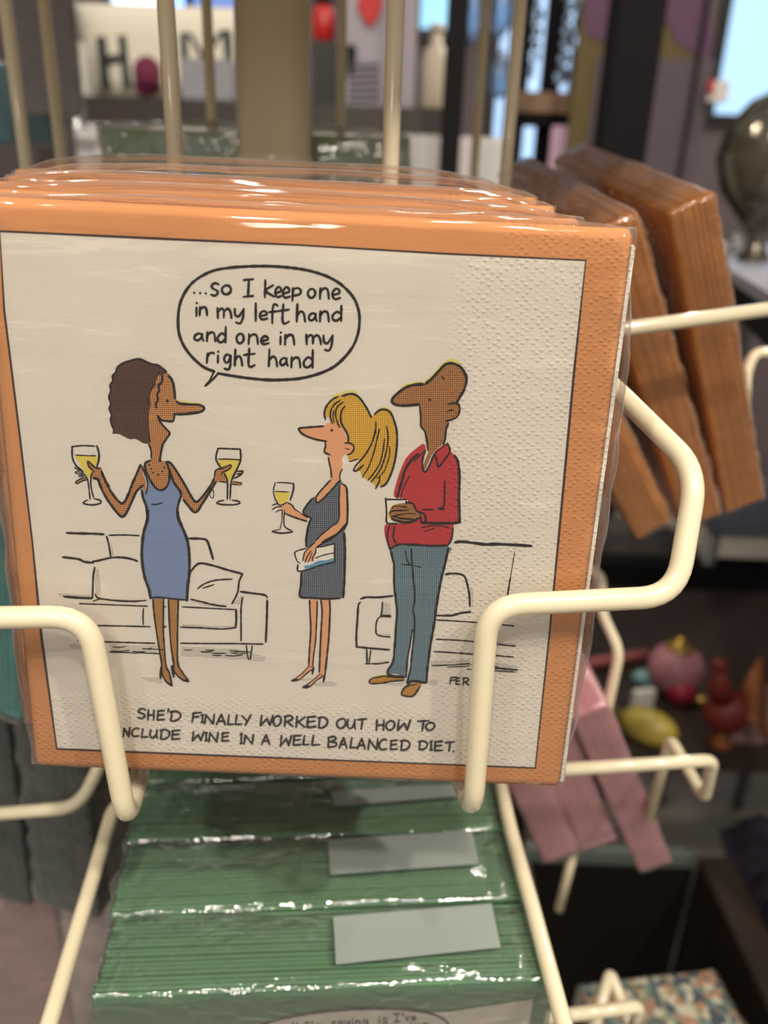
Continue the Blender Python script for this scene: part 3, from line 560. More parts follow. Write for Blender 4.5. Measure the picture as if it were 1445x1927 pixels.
for s, wz in (('F 785,78 830,72 920,82 1000,92 1080,90 1200,95 1330,103', 17), ('F 1210,145 1195,240 1175,360', 5), ('F 1180,330 1168,400 1158,470', 10), ('F 715,306 780,300 845,315 870,370 885,450 890,535', 12), ('F 655,600 760,600 830,582 895,575', 12), ('F 650,632 780,640 905,648 1080,664 1205,675', 8),
    ('F 650,770 780,776 895,785 1055,803 1215,820', 9), ('F 632,858 780,868 895,876 1050,885 1200,898', 9), ('F 110,482 150,470 240,470 338,460', 12), ('F 105,508 92,530 85,640 78,740 80,825', 13), ('F 78,825 180,835 315,846', 12), ('F 152,845 155,945', 11), ('F 182,848 168,945', 8), ('F 145,945 170,945', 12),
    ('F 265,505 262,560 255,605', 10), ('F 250,598 325,600', 7), ('F 325,610 250,610 225,640 218,690 230,740 320,755', 9), ('F 180,945 240,945 310,935', 9), ('F 615,960 750,955 890,945', 7), ('F 730,970 890,962', 6), ('F 870,985 900,985', 7), ('F 1045,975 1230,990', 11), ('F 1050,995 1215,1005', 8), ('F 900,950 1100,972', 7)): ln(s, wz)
# misregistered yellow and pink slivers of the print
for s, wz, k in (('E 540,300 430,312 330,345', 14, 'yellow_fringe'), ('E 560,298 640,225 700,160 770,100 830,92 900,122', 14, 'yellow_fringe'), ('C 700,140 780,110 860,85 940,98', 16, 'yellow_fringe'), ('A 855,370 950,392 1040,398', 8, 'yellow_fringe'), ('C 1160,248 1230,245 1280,285', 10, 'yellow_fringe'), ('H 70,290 200,262 260,266', 9, 'yellow_fringe')):
    ln(s, wz, k+str(len(pr.layers)), w=.00005)
K = (44, 37, 33)
wp = (226, 217, 203)
emb = (PW*.24, .0255)
def P_(n, c, ht=None): return paper(n, c, emb, ht)
pr.build({'panel': ('printed_panel', P_('panel_white', wp)), 'panelbub': ('speech_bubble', P_('panel_white', wp)), 'frame': ('ruled_border', P_('rule_black', (70, 52, 48))), 'black': ('drawn_lines', P_('ink_black', K)),
    'lettering': ('speech_lettering', P_('ink_black', K)), 'caption': ('caption_lettering', P_('ink_caption', (62, 56, 52))),
    'skin_dark': ('printed_brown_skin', P_('ink_skin_dark', (214, 138, 82), (92, 50, 34), .00054)) if False else ('printed_brown_skin', paper('ink_skin_dark', (206, 144, 88), emb, ((94, 60, 40), .00055, .55, 0.05))),
    'hair_dark': ('printed_dark_hair', paper('ink_hair_dark', (70, 46, 38), emb, ((170, 130, 92), .00055, 1.35, .05))),
    'dress_blue': ('printed_blue_dress', paper('ink_dress_blue', (140, 158, 190), emb, ((98, 118, 160), .0005, .2, .78))),
    'tights': ('printed_brown_legs', paper('ink_tights', (194, 140, 76), emb, ((118, 76, 44), .00055, .5, .05))),
    'shade_dots': ('printed_shading_dots', paper('ink_shade', wp, emb, ((60, 54, 50), .00052, .75, .05))),
    'wine': ('printed_wine', P_('ink_wine', (224, 202, 88))), 'dress_navy': ('printed_dark_dress', paper('ink_dress_navy', (136, 144, 156), emb, ((50, 50, 58), .00056, -.1, .05))),
    'skin_pale': ('printed_pink_skin', paper('ink_skin_pale', (234, 182, 138), emb, ((214, 136, 94), .0005, .1, .78))), 'hair_yellow': ('printed_yellow_hair', paper('ink_hair_yellow', (226, 182, 66), emb, ((150, 92, 44), .00056, .65, .05))),
    'bag_white': ('printed_white_areas', P_('ink_white', (232, 224, 210))), 'bag_blue': ('printed_bag_stripe', P_('ink_sky', (98, 152, 180))), 'skin_tan': ('printed_tan_skin', paper('ink_skin_tan', (186, 130, 80), emb, ((98, 62, 40), .00056, .35, .05))),
    'shirt_red': ('printed_red_shirt', P_('ink_red', (184, 60, 62))), 'denim': ('printed_blue_jeans', paper('ink_denim', (132, 158, 168), emb, ((56, 68, 78), .00054, .1, .05))),
    'shoe_brown': ('printed_brown_shoes', paper('ink_shoe', (206, 150, 62), emb, ((120, 74, 36), .00055, .5, .05))), 'yellow_fringe': ('printed_yellow_fringe', P_('ink_fringe', (222, 208, 96)))}, front)
# plain white cut edge of the plies down the right side
MB().box((PW/2-.0002, .0012, -.0046), (PW/2+.0013, PH-.0035, -.0007), .0004).build('white_ply_edge', paper('ply_white', (232, 224, 212), (-1, 0)), front)
V, F = film_box(PW, PH, T0, pad=.0006, puff_top=.0022, puff_side=.0052, amp=.0007, seed=1)
mesh('film_wrapper', V, F, film, front, smooth=True)

# ---------------------------------------------------------------- the packs behind it in the same pocket
def frame(o, u, v, n): return Matrix.Translation(o) @ Matrix((u, v, n)).transposed().to_4x4()
tops = [((1092, 412), (-35, 352)), ((1046, 388), (-12, 340)), ((1012, 372), (4, 330)), ((968, 360), (22, 318))]
words = ['second orange napkin pack of the middle pocket, just behind the cartoon front', 'third orange napkin pack of the middle pocket, between two others', 'fourth orange napkin pack of the middle pocket, second from the back', 'rearmost orange napkin pack of the middle pocket, against the upright rods']
nback = FR.n
tr0 = FR.o + FR.u*(PW/2) + FR.v*PH
prev = 0
for i, ((rx, ry), (lx, ly)) in enumerate(tops):
    off = (T0+.0015)*(i+1)
    # the pack's front plane lies parallel behind the first
    f = Face(FR.o-FR.n*off, FR.u, FR.v, FR.n)
    ur, vr = f.uv(rx, ry); ul, vl = f.uv(lx, ly)
    ang = math.atan2(vr-vl, ur-ul)
    u = FR.u*math.cos(ang)+FR.v*math.sin(ang); v = FR.v*math.cos(ang)-FR.u*math.sin(ang)
    o = f.o + FR.u*ur + FR.v*vr - u*PW/2 - v*PH
    print('pack', i, 'w', math.hypot(ur-ul, vr-vl), 'ang', math.degrees(ang), 'vr', vr, 'PH', PH)
    stack(frame(o, u, v, FR.n), PW, PH, T0, 14, orange, 'napkin_pack', words[i], 'orange napkin packs in the middle pocket', 11+i, film,
          dict(pad=.0006, puff_top=.0035+.001*i, puff_side=.002, amp=.0008), round_front=.0024)

# ---------------------------------------------------------------- right-hand pocket: orange packs seen from their narrow side
def side_pack(bpx, bpy, d, lean, yaw, T, H, m, label, group, seed, name='napkin_pack', n=26, fm=None, W=.165, side=1, fp=None, rise=0):
    """bottom near corner (px) on the side away from the post; lean = outward tilt; yaw = turn of the width"""
    p = at(bpx, bpy, d); a = math.radians(lean); y = math.radians(yaw)
    wdir = Vector((math.sin(y)*math.cos(math.radians(rise)), math.cos(y)*math.cos(math.radians(rise)), math.sin(math.radians(rise)))); out = Vector((math.cos(y), -math.sin(y), 0))*side
    upv = Vector((0, 0, 1)); upv = (upv-wdir*upv.dot(wdir)).normalized(); t = out*math.cos(a)+upv*math.sin(a); up = upv*math.cos(a)-out*math.sin(a)
    u = wdir if side > 0 else -wdir
    # u (width), v (up), n (outward normal)
    o = p + wdir*(W/2)
    return stack(frame(o, u, up, t), W, H, T, n, m, name, label, group, seed, fm or film_side, fp or dict(pad=.0008, puff_top=.003, puff_side=.0015, amp=.0012, nu=30, nv=40, nw=6), jit=.0003, gap=.03, ek=.00022)
side_pack(1437, 939, .415, 26, -8, .0205, .170, orange_edge, 'outermost of the orange napkin packs fanned edge-on at right, glossy creased film on top', 'orange napkin packs in the right pocket', 21, W=.16, rise=10)
side_pack(1357, 967, .405, 29, -8, .0200, .170, orange_edge, 'middle orange napkin pack fanned edge-on in the right pocket, behind the bent wire', 'orange napkin packs in the right pocket', 22, W=.16, rise=10)
side_pack(1264, 981, .385, 34, -8, .0185, .165, orange_edge, 'innermost orange napkin pack in the right pocket, its lower end beside the cartoon pack', 'orange napkin packs in the right pocket', 23, W=.15, rise=9)
pink = mat('pink_napkin_edges', (208, 150, 158), .75, bump=.2, bscale=500, var=.06, vscale=80)
side_pack(1263, 1620, .505, 27, -8, .0215, .165, pink, 'outermost pink napkin pack edge-on in the lower right pocket, longest to be seen', 'pink napkin packs in the lower right pocket', 31, W=.14, rise=9)
side_pack(1160, 1580, .49, 25, -8, .0235, .165, pink, 'middle pink napkin pack in the lower right pocket, ending highest', 'pink napkin packs in the lower right pocket', 32, W=.14, rise=9)
side_pack(1090, 1602, .475, 24, -8, .0225, .165, pink, 'innermost pink napkin pack in the lower right pocket, nearest the green packs', 'pink napkin packs in the lower right pocket', 33, W=.14, rise=9)
teal = mat('teal_napkin_edges', (70, 140, 136), .6, bump=.2, bscale=400, var=.1, vscale=60)
slate = mat('slate_napkin_edges', (66, 78, 74), .8, bump=.2, bscale=400, var=.08, vscale=60)
side_pack(-75, 1318, .34, 8, 14, .031, .165, teal, 'teal napkin pack in creased film, standing at the left edge beside the cartoon pack', None, 41, side=-1, W=.12)
side_pack(-8, 1690, .43, 3, 10, .021, .150, slate, 'dark slate green napkin pack at lower left, the outer of two', 'slate napkin packs in the lower left pocket', 42, side=-1, W=.12)
side_pack(70, 1700, .425, 3, 10, .037, .150, slate, 'dark slate green napkin pack at lower left, the inner and wider of two', 'slate napkin packs in the lower left pocket', 43, side=-1, W=.12)

# ---------------------------------------------------------------- lower middle pocket: green packs seen from above
green = paper('green_print', (82, 122, 88)); green_e = mat('green_napkin_folds', (82, 122, 88), .7, bump=.1, bscale=900)
sticker = mat('white_paper_sticker', (142, 152, 144), .6, bump=.1, bscale=250)
film_g = film_mat('crumpled_film', 1.5, .11, .7, 120., .06, (.6, 1, 1))
def top_pack(L, Rr, z, T, seed, label, lean=1, n=17):
    """L, Rr: pixels of the front top corners, lying on the level z"""
    a, b = atZ(*L, z), atZ(*Rr, z); u = (b-a); W = u.length; u.normalize()
    out = Vector((0, 0, 1)).cross(u)*-1; out = -out if out.y > 0 else out
    an = math.radians(lean); v = Vector((0, 0, math.cos(an)))-out*math.sin(an); nn = u.cross(v)
    o = (a+b)/2 - v*.165
    r = stack(frame(o, u, v, nn), W, .165, T, n, green_e, 'napkin_pack', label, 'green napkin packs in the lower middle pocket', seed, film_g,
              dict(pad=.0009, puff_top=.0016, puff_side=.0012, amp=.0008, ck=3.0, nu=90, nv=40, nw=16), jit=.0005)
    return r, W, Face(o, u, v, nn)
ZG = .893
def TG(a, b): return (atZ(600, b, ZG)-atZ(600, a, ZG)).y-.0012
g1, W1, F1 = top_pack((172, 1876), (1040, 1842), ZG, TG(1859, 1705), 51, 'nearest green napkin pack of the lower pocket, a speech bubble on its front')
g2, W2, F2 = top_pack((203, 1722), (984, 1688), ZG, TG(1705, 1571), 52, 'second green napkin pack of the lower pocket, its white label fully in view')
g3, W3, F3 = top_pack((238, 1582), (956, 1560), ZG, TG(1571, 1463), 53, 'third green napkin pack of the lower pocket, just under the orange pack')
def stick(root, f, W, T, px, H=.165):
    """paper label lying on the top folds"""
    q = []
    for (x, y) in px:
        r = ray(x, y); o = f.o+f.v*(H+.0040); t = (o-CAM).dot(f.v)/r.dot(f.v); p = CAM+r*t-f.o
        q.append((p.dot(f.u), p.dot(f.n)))
    V = [(a, H+.0036, b) for a, b in q]+[(a, H+.0040, b) for a, b in q]
    mesh('paper_label', V, [(3, 2, 1, 0), (4, 5, 6, 7), (0, 1, 5, 4), (1, 2, 6, 5), (2, 3, 7, 6), (3, 0, 4, 7)], sticker, root)
stick(g1, F1, W1, .02, [(632, 1814), (942, 1782), (925, 1700), (627, 1725)])
stick(g2, F2, W2, .02, [(621, 1645), (901, 1625), (888, 1562), (617, 1580)])
stick(g3, F3, W3, .02, [(628, 1516), (870, 1497), (862, 1475), (623, 1488)])
g4, W4, F4 = top_pack((262, 1472), (930, 1455), ZG-.002, .018, 54, 'rearmost green napkin pack of the lower pocket, mostly under the orange pack')
# its printed front
pg = Print(Face(F1.o, F1.u, F1.v, F1.n))
pg.poly('panel', [(350, 1935), (845, 1903), (1003, 1879), (985, 2000), (900, 2120), (330, 2140)], .0002, sm=False)
pg.poly('panel', [(500, 1925), (560, 1910), (640, 1900), (720, 1897), (790, 1902), (830, 1912), (850, 1930), (800, 1990), (560, 2000), (480, 1960)], .00022)
pg.line([(470, 1945), (500, 1925), (560, 1910), (640, 1900), (720, 1897), (790, 1902), (830, 1914), (846, 1935), (830, 1970)], 3.4, 'ink', w=.0003)
def lp(spec, wd=2.6):
    for it in spec.split(';'):
        ch, b = it.strip().split(' ', 1); x0, x1, y0, y1 = [float(q) for q in b.split()]
        for st in GL[ch]:
            pg.line([(x0+float(p.split(',')[0])*(x1-x0), y0+float(p.split(',')[1])*(y1-y0)) for p in st.split()], wd, 'ink', taper=.1, w=.0003)
lp("l 549 553 1923 1936;l 557 561 1923 1936;I 573 582 1922 1935;' 586 589 1920 1925;m 594 608 1926 1935;s 624 632 1921 1930;a 636 645 1920 1929;y 649 658 1919 1933;i 662 665 1915 1928;n 669 678 1919 1928;g 682 693 1918 1931;i 712 715 1912 1925;s 719 730 1914 1925;I 741 752 1906 1922;' 757 759 1905 1910;v 763 771 1911 1919;e 774 783 1910 1918;i 772 775 1922 1935;n 780 790 1926 1935;g 794 806 1924 1937")
pg.build({'panel': ('printed_panel', paper('green_panel', (196, 188, 176))), 'ink': ('printed_lettering', paper('green_ink', (62, 56, 52)))}, g1)

# green pack standing in the rear pocket, seen between the rods
a, b = at(196, 330, .46), at(765, 345, .46); u = Vector((b.x-a.x, b.y-a.y, 0)); W = u.length; u.normalize()
hgt = .10; tz = at(480, 252, .46).z
stack(frame(Vector(((a.x+b.x)/2, (a.y+b.y)/2, tz-.165)), u, Vector((0, 0, 1)), u.cross(Vector((0, 0, 1)))), W, .165, .022, 12, mat('dull_green_folds', (150, 168, 138), .6, bump=.2, bscale=400, var=.08), 'napkin_pack',
      'dull green napkin pack with crinkled film top, behind the centre post', None, 61, film_g, dict(pad=.001, puff_top=.004, puff_side=.002, amp=.003, nu=60, nv=20, nw=8))

# ---------------------------------------------------------------- the wire rack
cream = mat('cream_enamel', (228, 216, 184), .28, coat=.6, bump=.06, bscale=90)
base = Vector((at(515, 200, .42).x, at(515, 200, .42).y, 0))
rack = empty('wire_display_rack', 'cream enamelled wire rack with a round centre post, rods and hooked pockets', 'display rack', Matrix.Translation(base))
ri = Matrix.Translation(-base)
def wire(name, P, r, fil=.012, n=16):
    o = MB().tube(P, r, n, fil).build(name, cream, rack, smooth=True, M=ri); return o
pc = at(515, 150, .42)
o = MB().lathe([(.0205, 0.0), (.0205, 1.31)], 40, (pc.x, pc.y, .02)).build('centre_post', cream, rack, smooth=False, M=ri)
for p in o.data.polygons: p.use_smooth = len(p.vertices) == 4
MB().lathe([(.335, 0), (.335, .004), (.02, .006)], 64, (pc.x, pc.y, 1.33)).build('added_shade_plate', cream, rack, M=ri)  # unseen plate, added overhead to keep post and rods in shade
MB().lathe([(.0206, 0), (.0213, .001), (.0213, .008), (.0206, .009)], 40, (pc.x, pc.y, atY(515, 322, pc.y).z)).build('post_collar', cream, rack, smooth=True, M=ri)
MB().lathe([(.19, 0), (.19, .012), (.175, .022), (.03, .03), (.02, .03)], 48, (pc.x, pc.y, 0)).build('base_plate', mat('dark_base', (60, 52, 44), .4), rack, M=ri)
RODR = .0031
for (px, d, z0) in ((322, .275, .98), (739, .265, .98), (101, .40, .98), (965, .37, .98), (31, .36, .98), (642, .50, .98), (396, .455, .98), (903, .51, .98)):
    p = at(px, 170, d); wire('upright_rod', [(p.x, p.y, z0), (p.x, p.y, 1.3299)], RODR)
wr = .0031
fz = FR.depth
def ff(px, py, gap): return at(px, py, fz(px, py)-gap)                # in front of the printed face
# right finger of the middle pocket
wire('pocket_wire', [at(940, 560, .29), at(1148, 722, .247), at(1312, 886, .216), at(1272, 1122, .213), ff(918, 1140, .010), ff(890, 1524, .008), at(868, 1475, .262), at(850, 1400, .30)], .0032, .010)
wire('pocket_wire', [at(-330, 700, .25), at(-240, 1165, .205), ff(165, 1160, .010), ff(238, 1545, .008), at(262, 1462, .262), at(270, 1400, .30)], .0032, .010)
wire('pocket_bar', [at(880, 652, .305), at(1166, 620, .312), at(1520, 572, .325)], .0031)
wire('pocket_wire', [at(1500, 668, .44), at(1420, 662, .44), at(1404, 700, .44), at(1396, 880, .44)], .0031)
wire('pocket_wire', [at(1000, 1452, .36), at(1342, 1430, .385), at(1326, 1503, .41), at(1262, 1390, .44), at(1222, 1540, .47)], .0031, .006)
wire('pocket_wire', [at(1085, 1062, .46), at(1133, 1080, .46), at(1129, 1145, .46), at(1166, 1226, .455), at(1140, 1345, .47), at(1130, 1450, .48)], .0031, .008)
wire('pocket_wire', [at(1090, 1560, .52), at(1052, 1712, .54)], .0031)
wire('pocket_wire', [at(935, 1440, .372), at(960, 1560, .335), at(1000, 1700, .298), at(1064, 1940, .258), at(1110, 2100, .240)], .0031, .01)
wire('pocket_wire', [at(300, 1500, .36), at(216, 1508, .352), at(196, 1580, .335), at(90, 1935, .262), at(40, 2100, .245)], .0031, .01)
wire('pocket_wire', [at(-180, 1545, .365), at(150, 1519, .365), at(192, 1428, .37), at(230, 1340, .38)], .0031, .012)
wire('pocket_wire', [at(1010, 1918, .37), at(1204, 1893, .385), at(1185, 1960, .40)], .0031, .005)
wire('pocket_wire', [at(1110, 1960, .41), at(1148, 1828, .44), at(1190, 1940, .42)], .0031, .005)

# ---------------------------------------------------------------- the shop behind, blurred
def thing(o, label, cat, group=None): return tag(o, label, cat, group)
def ext(px0, py0, px1, py1, Y):
    a, b = atY(px0, py1, Y), atY(px1, py0, Y); return a.x, b.x, a.z, b.z
def ybox(name, px0, py0, px1, py1, Y, dep, m, bev=.0, parent=None, z0=None, z1=None, c=None):
    x0, x1, a, b = ext(px0, py0, px1, py1, Y); a = z0 if z0 is not None else a; b = z1 if z1 is not None else b
    o = MB().box((x0, Y, a), (x1, Y+dep, b), bev).build(name, m, parent, M=(Matrix.Translation(-Vector(c)) if c is not None else None)); return o
dark = mat('black_wood', (22, 20, 23), .8, bump=.1, bscale=60, spec=.15)
dbrown = mat('dark_brown_wood', (48, 38, 32), .45, bump=.15, bscale=50, var=.15)
whitep = mat('white_counter', (196, 192, 190), .5, bump=.05, bscale=40)
zA = atY(300, 236, 1.45).z
x0, _, _, _ = ext(118, 236, 770, 260, 1.45); _, x1, _, _ = ext(118, 236, 965, 260, 1.45)
thing(MB().box((x0, 1.45, 0), (x1, 1.95, zA), .006).build('display_counter', whitep), 'long white display counter far behind the rack, bearing the lettered cushion', 'counter')
x0, x1, _, zR = ext(60, 205, 850, 236, 1.5)
thing(MB().box((x0+.08, 1.5, zA), (x1, 1.9, zR), .003).build('counter_riser', dbrown), 'low dark brown riser board lying along the white counter', 'riser')
# cushion with letters
cm = mat('cushion_linen', (214, 208, 190), .9, bump=.3, bscale=120)
cx0, cx1, _, cz1 = ext(152, 18, 575, 200, 1.62)
cz0 = zR; ch = cz1-cz0; cw = cx1-cx0
cu = empty('cushion', 'cream cushion lettered with big dark capitals around a plum rosette, on the riser board', 'cushion', Matrix.Translation(((cx0+cx1)/2, 1.64, cz0)))
bm = bmesh.new(); bmesh.ops.create_cube(bm, size=1); bmesh.ops.subdivide_edges(bm, edges=bm.edges[:], cuts=14, use_grid_fill=True)
for v in bm.verts:
    x, y, z = v.co; e = (1-abs(2*x)**4)*(1-abs(2*z)**4); pin = 1-.06*(abs(2*x)**2*(abs(2*z) < .999)*0)
    v.co = (x*cw*(1-.05*(1-abs(2*z)**2)*abs(2*x)**3), y*(.025+.11*max(e, 0)**.5), (z*(1-.06*(1-abs(2*x)**2)*0)+.5)*ch)
V = [v.co[:] for v in bm.verts]; F = [[v.index for v in f.verts] for f in bm.faces]; bm.free()
mesh('cover', V, F, cm, cu, smooth=True)
def flat_letters(name, polys, Y, dep, m, parent, c):
    """polys: lists of pixel rectangles/quads at distance Y, given real thickness"""
    mb = MB()
    for q in polys:
        P = [atY(x, y, Y)-Vector(c) for x, y in q]; n = len(P)
        mb.add([p for p in P]+[p+Vector((0, dep, 0)) for p in P], [tuple(range(n))]+[tuple(range(n, 2*n))[::-1]]+[(i, i+n, (i+1) % n+n, (i+1) % n) for i in range(n)])
    return mb.build(name, m, parent)
cc = Vector(((cx0+cx1)/2, 1.64, cz0)); ink = mat('charcoal_letter', (44, 46, 46), .9)
YL = 1.572
flat_letters('letter', [[(181, 68), (196, 68), (205, 164), (190, 166)], [(222, 66), (236, 66), (246, 162), (232, 164)], [(195, 104), (230, 102), (231, 116), (196, 120)]], YL, .02, ink, cu, cc)
flat_letters('letter', [[(338, 62), (352, 60), (356, 150), (342, 152)], [(350, 60), (360, 62), (388, 108), (378, 112)], [(412, 58), (424, 56), (390, 112), (380, 108)], [(418, 56), (434, 56), (440, 150), (426, 152)]], YL, .02, ink, cu, cc)
flat_letters('letter', [[(462, 55), (476, 55), (480, 148), (466, 148)], [(476, 55), (520, 54), (520, 66), (476, 67)], [(478, 95), (512, 94), (512, 106), (478, 107)], [(480, 136), (524, 134), (524, 146), (480, 148)]], YL, .02, ink, cu, cc)
plum = mat('plum_flower', (104, 30, 62), .8, bump=.2, bscale=100)
ros = MB()
for k in range(7):
    a = k*2*math.pi/7; p = atY(277+20*math.cos(a), 110+36*math.sin(a), YL+.01)-cc; ros.ball(p, .027, sq=(1, .3, 1.2))
ros.ball(atY(277, 135, YL)-cc, .026, sq=(1, .3, 1)); ros.build('rosette', plum, cu, smooth=True)
# goods on the riser and the counter
def boxes(name, label, cat, px0, py0, px1, Y, dep, m, zb, bev=.002, group=None):
    x0, x1, _, z1 = ext(px0, py0, px1, py0+10, Y)
    return thing(MB().box((x0, Y, zb), (x1, Y+dep, z1), bev).build(name, m), label, cat, group)
b = boxes('gift_box', 'plain white box standing left of the lettered cushion', 'box', 112, 78, 150, 1.51, .05, mat('white_card', (205, 200, 192), .7), zR)
boxes('gift_box', 'grey box standing before the right half of the lettered cushion', 'box', 338, 112, 438, 1.505, .03, mat('grey_card', (134, 132, 138), .7), zR)
boxes('gift_box', 'tall near-black box right of the centre post', 'box', 590, 76, 630, 1.55, .08, mat('black_card', (34, 28, 26), .6), zR)
def lathe_thing(name, label, cat, px, Y, zb, prof, m, n=28, group=None):
    p = atY(px, 300, Y); o = empty(name, label, cat, Matrix.Translation((p.x, Y, zb)), group)
    return o
red = mat('red_lacquer', (176, 22, 24), .35)
zt = ext(590, 76, 630, 90, 1.55)[3]
j = lathe_thing('jar', 'round red jar with a dark lid on the near-black box', 'jar', 608, 1.59, zt, None, None)
MB().lathe([(.014, 0), (.02, .006), (.0215, .03), (.02, .05), (.015, .058)], 24).build('jar_body', red, j, smooth=True)
MB().lathe([(.013, .0575), (.014, .066), (.009, .078), (.003, .08)], 20).build('lid', dark, j, smooth=True)
# greeting boards
card = mat('grey_lilac_card', (150, 142, 150), .7)
gb = boxes('greeting_board', 'grey lilac upright board with a red heart near its top', 'board', 640, -60, 790, 1.53, .015, card, zR)
hp = [(672, 8), (676, -12), (690, -18), (697, -6), (705, -18), (718, -10), (719, 8), (712, 30), (697, 50), (682, 32)]
x = flat_letters('heart', [hp], 1.522, .0075, mat('heart_red', (176, 24, 28), .6), gb, (0, 0, 0))
mt = mat('faint_grey_print', (122, 116, 122), .7)
flat_letters('printed_lines', [[(655, y), (712, y-2), (712, y+3), (655, y+5)] for y in range(118, 196, 13)], 1.5225, .007, mt, gb, (0, 0, 0))['kind'] = 'stuff'
flat_letters('dark_motif', [[(652, 84), (668, 84), (670, 105), (662, 140), (654, 138)]], 1.5224, .007, dark, gb, (0, 0, 0))
bo = lathe_thing('bottle', 'cream coloured tall bottle left of the slim black post', 'bottle', 810, 1.56, zR, None, None)
hb = ext(785, 62, 832, 80, 1.56)[3]-zR
MB().lathe([(.024, 0), (.027, .01), (.027, hb*.62), (.02, hb*.78), (.011, hb*.86), (.011, hb)], 28).build('bottle_body', mat('cream_glaze', (190, 176, 156), .4), bo, smooth=True)
MB().lathe([(.013, hb), (.013, hb+.012)], 20).build('stopper', mat('cream_glaze', (190, 176, 156), .4), bo, smooth=True)
glass = mat('clear_glass', (235, 245, 250), .05, trans=1.0)
silver = mat('silvered_glass', (190, 190, 190), .12, metal=.9)
gl = lathe_thing('glass_candlestick', 'silvery beaded candlestick at left in front of the white counter corner', 'candlestick', 152, 1.36, 0, None, None)
tb = lathe_thing('pedestal', 'narrow pale pedestal under the silvery candlestick', 'pedestal', 152, 1.36, 0, None, None)
zc = atY(152, 246, 1.36).z
MB().lathe([(.06, 0), (.05, .02), (.02, .05), (.02, zc-.03), (.034, zc-.012), (.034, zc)], 24).build('pedestal_column', whitep, tb, smooth=False)
gl.location.z = zc
MB().lathe([(.018, 0), (.02, .004), (.006, .012), (.013, .026), (.014, .034), (.006, .046), (.012, .058), (.013, .066), (.005, .076), (.014, .086), (.014, .092)], 24).build('stem', silver, gl, smooth=True)
# dark posts
for (pxa, pxb, Y, lb) in ((841, 882, 1.30, 'slim black shop post right of the rods, from floor to ceiling'), (1160, 1254, 1.36, 'broad black shop post above the orange packs, from floor to ceiling')):
    x0, x1, _, _ = ext(pxa, 30, pxb, 60, Y); thing(MB().box((x0, Y, 0), (x1, Y+(x1-x0), 2.85), .002).build('shop_post', dark), lb, 'post')
# glass and bead ornaments before the window, hanging from rails
rail = empty('bead_rack', 'dark slatted screen hung with strings of clear beads, before the window', 'screen', Matrix.Translation((atY(1050, 200, 1.9).x, 1.9, 0)))
rc = Vector((atY(1050, 200, 1.9).x, 1.9, 0))
for (a, b_) in ((962, 1003), (1029, 1065), (1101, 1128)):
    x0, x1, _, _ = ext(a, 50, b_, 60, 1.9); MB().box((x0-rc.x, 0, 0), (x1-rc.x, .03, 1.75)).build('slat', dark, rail)
x0, x1, za, zb_ = ext(958, 182, 1128, 214, 1.885); MB().box((x0-rc.x, -.06, za), (x1-rc.x, -.001, zb_)).build('shelf', mat('tan_wood', (126, 98, 72), .6, var=.2, bscale=80), rail)
x0, x1, za2, zb2 = ext(958, 214, 1128, 236, 1.885); MB().box((x0-rc.x, -.05, za2), (x1-rc.x, -.001, zb2)).build('apron', dark, rail)
x0, x1, za3, _ = ext(1038, 214, 1128, 310, 1.9); MB().box((x0-rc.x, .031, 0), (x1-rc.x, .05, zb2)).build('back_panel', dark, rail)
rb = random.Random(8)
for (px, py0, n, r0) in ((1016, -40, 9, .012), (1072, -50, 11, .014), (1094, -45, 10, .013)):
    mb = MB(); top = atY(px, py0, 1.88)
    z = top.z
    for k in range(n):
        r = r0*rb.uniform(.6, 1.35); z -= r; mb.ball((top.x+rb.uniform(-.006, .006)-rc.x, 1.862-rc.y, z), r); z -= r*1.02
        if z < zb_+.03: break
    o = mb.build('bead_string', glass, rail, smooth=True); o['kind'] = 'stuff'
for (px, py0, py1, lb) in ((888, -60, 82, 'slim pale blue glass drop hanging right of the slim black post'), (940, -60, 74, 'broad pale blue glass drop hanging between two rods'), (938, 92, 188, 'leaf-shaped pale blue glass piece hanging below the broad drop')):
    a, b_ = atY(px, py0, 1.8), atY(px, py1, 1.8); h = (a.z-b_.z); r = (.011 if px == 888 else .020)
    o = MB().lathe([(.001, 0), (r*.6, h*.08), (r, h*.22), (r*.9, h*.6), (r*.35, h*.9), (.001, h)]+([(.001, h+.04)] if py0 > 50 else []), 20).build('glass_drop', mat('pale_blue_glass', (170, 205, 245), .15, trans=.8), smooth=True, M=Matrix.Translation((b_.x, 1.8, b_.z)))
    thing(o, lb, 'ornament')
# bright leaning pink carton and the striped poster
pk = boxes('carton', 'small pale pink carton low before the slatted screen', 'carton', 1040, 238, 1088, 1.80, .02, mat('pale_pink_card', (216, 178, 204), .6), .3)
po = empty('poster_board', 'large board with plum discs over olive and grey mauve below, behind the broad post', 'poster', Matrix.Translation((atY(1230, 100, 1.75).x, 1.75, 0)))
pcn = Vector((atY(1230, 100, 1.75).x, 1.75, 0))
x0, x1, _, z1 = ext(1098, -120, 1345, 0, 1.75); MB().box((x0-pcn.x, 0, .86), (x1-pcn.x, .02, z1)).build('backing', mat('olive_print', (98, 84, 48), .8), po)
for q in (x0-pcn.x+.01, x1-pcn.x-.03): MB().box((q, .0201, 0), (q+.02, .04, 1.2)).build('leg', dark, po)
for q in (x0-pcn.x+.01, x1-pcn.x-.03): MB().box((q, -.08, 0), (q+.02, .02, .02)).build('foot', dark, po)
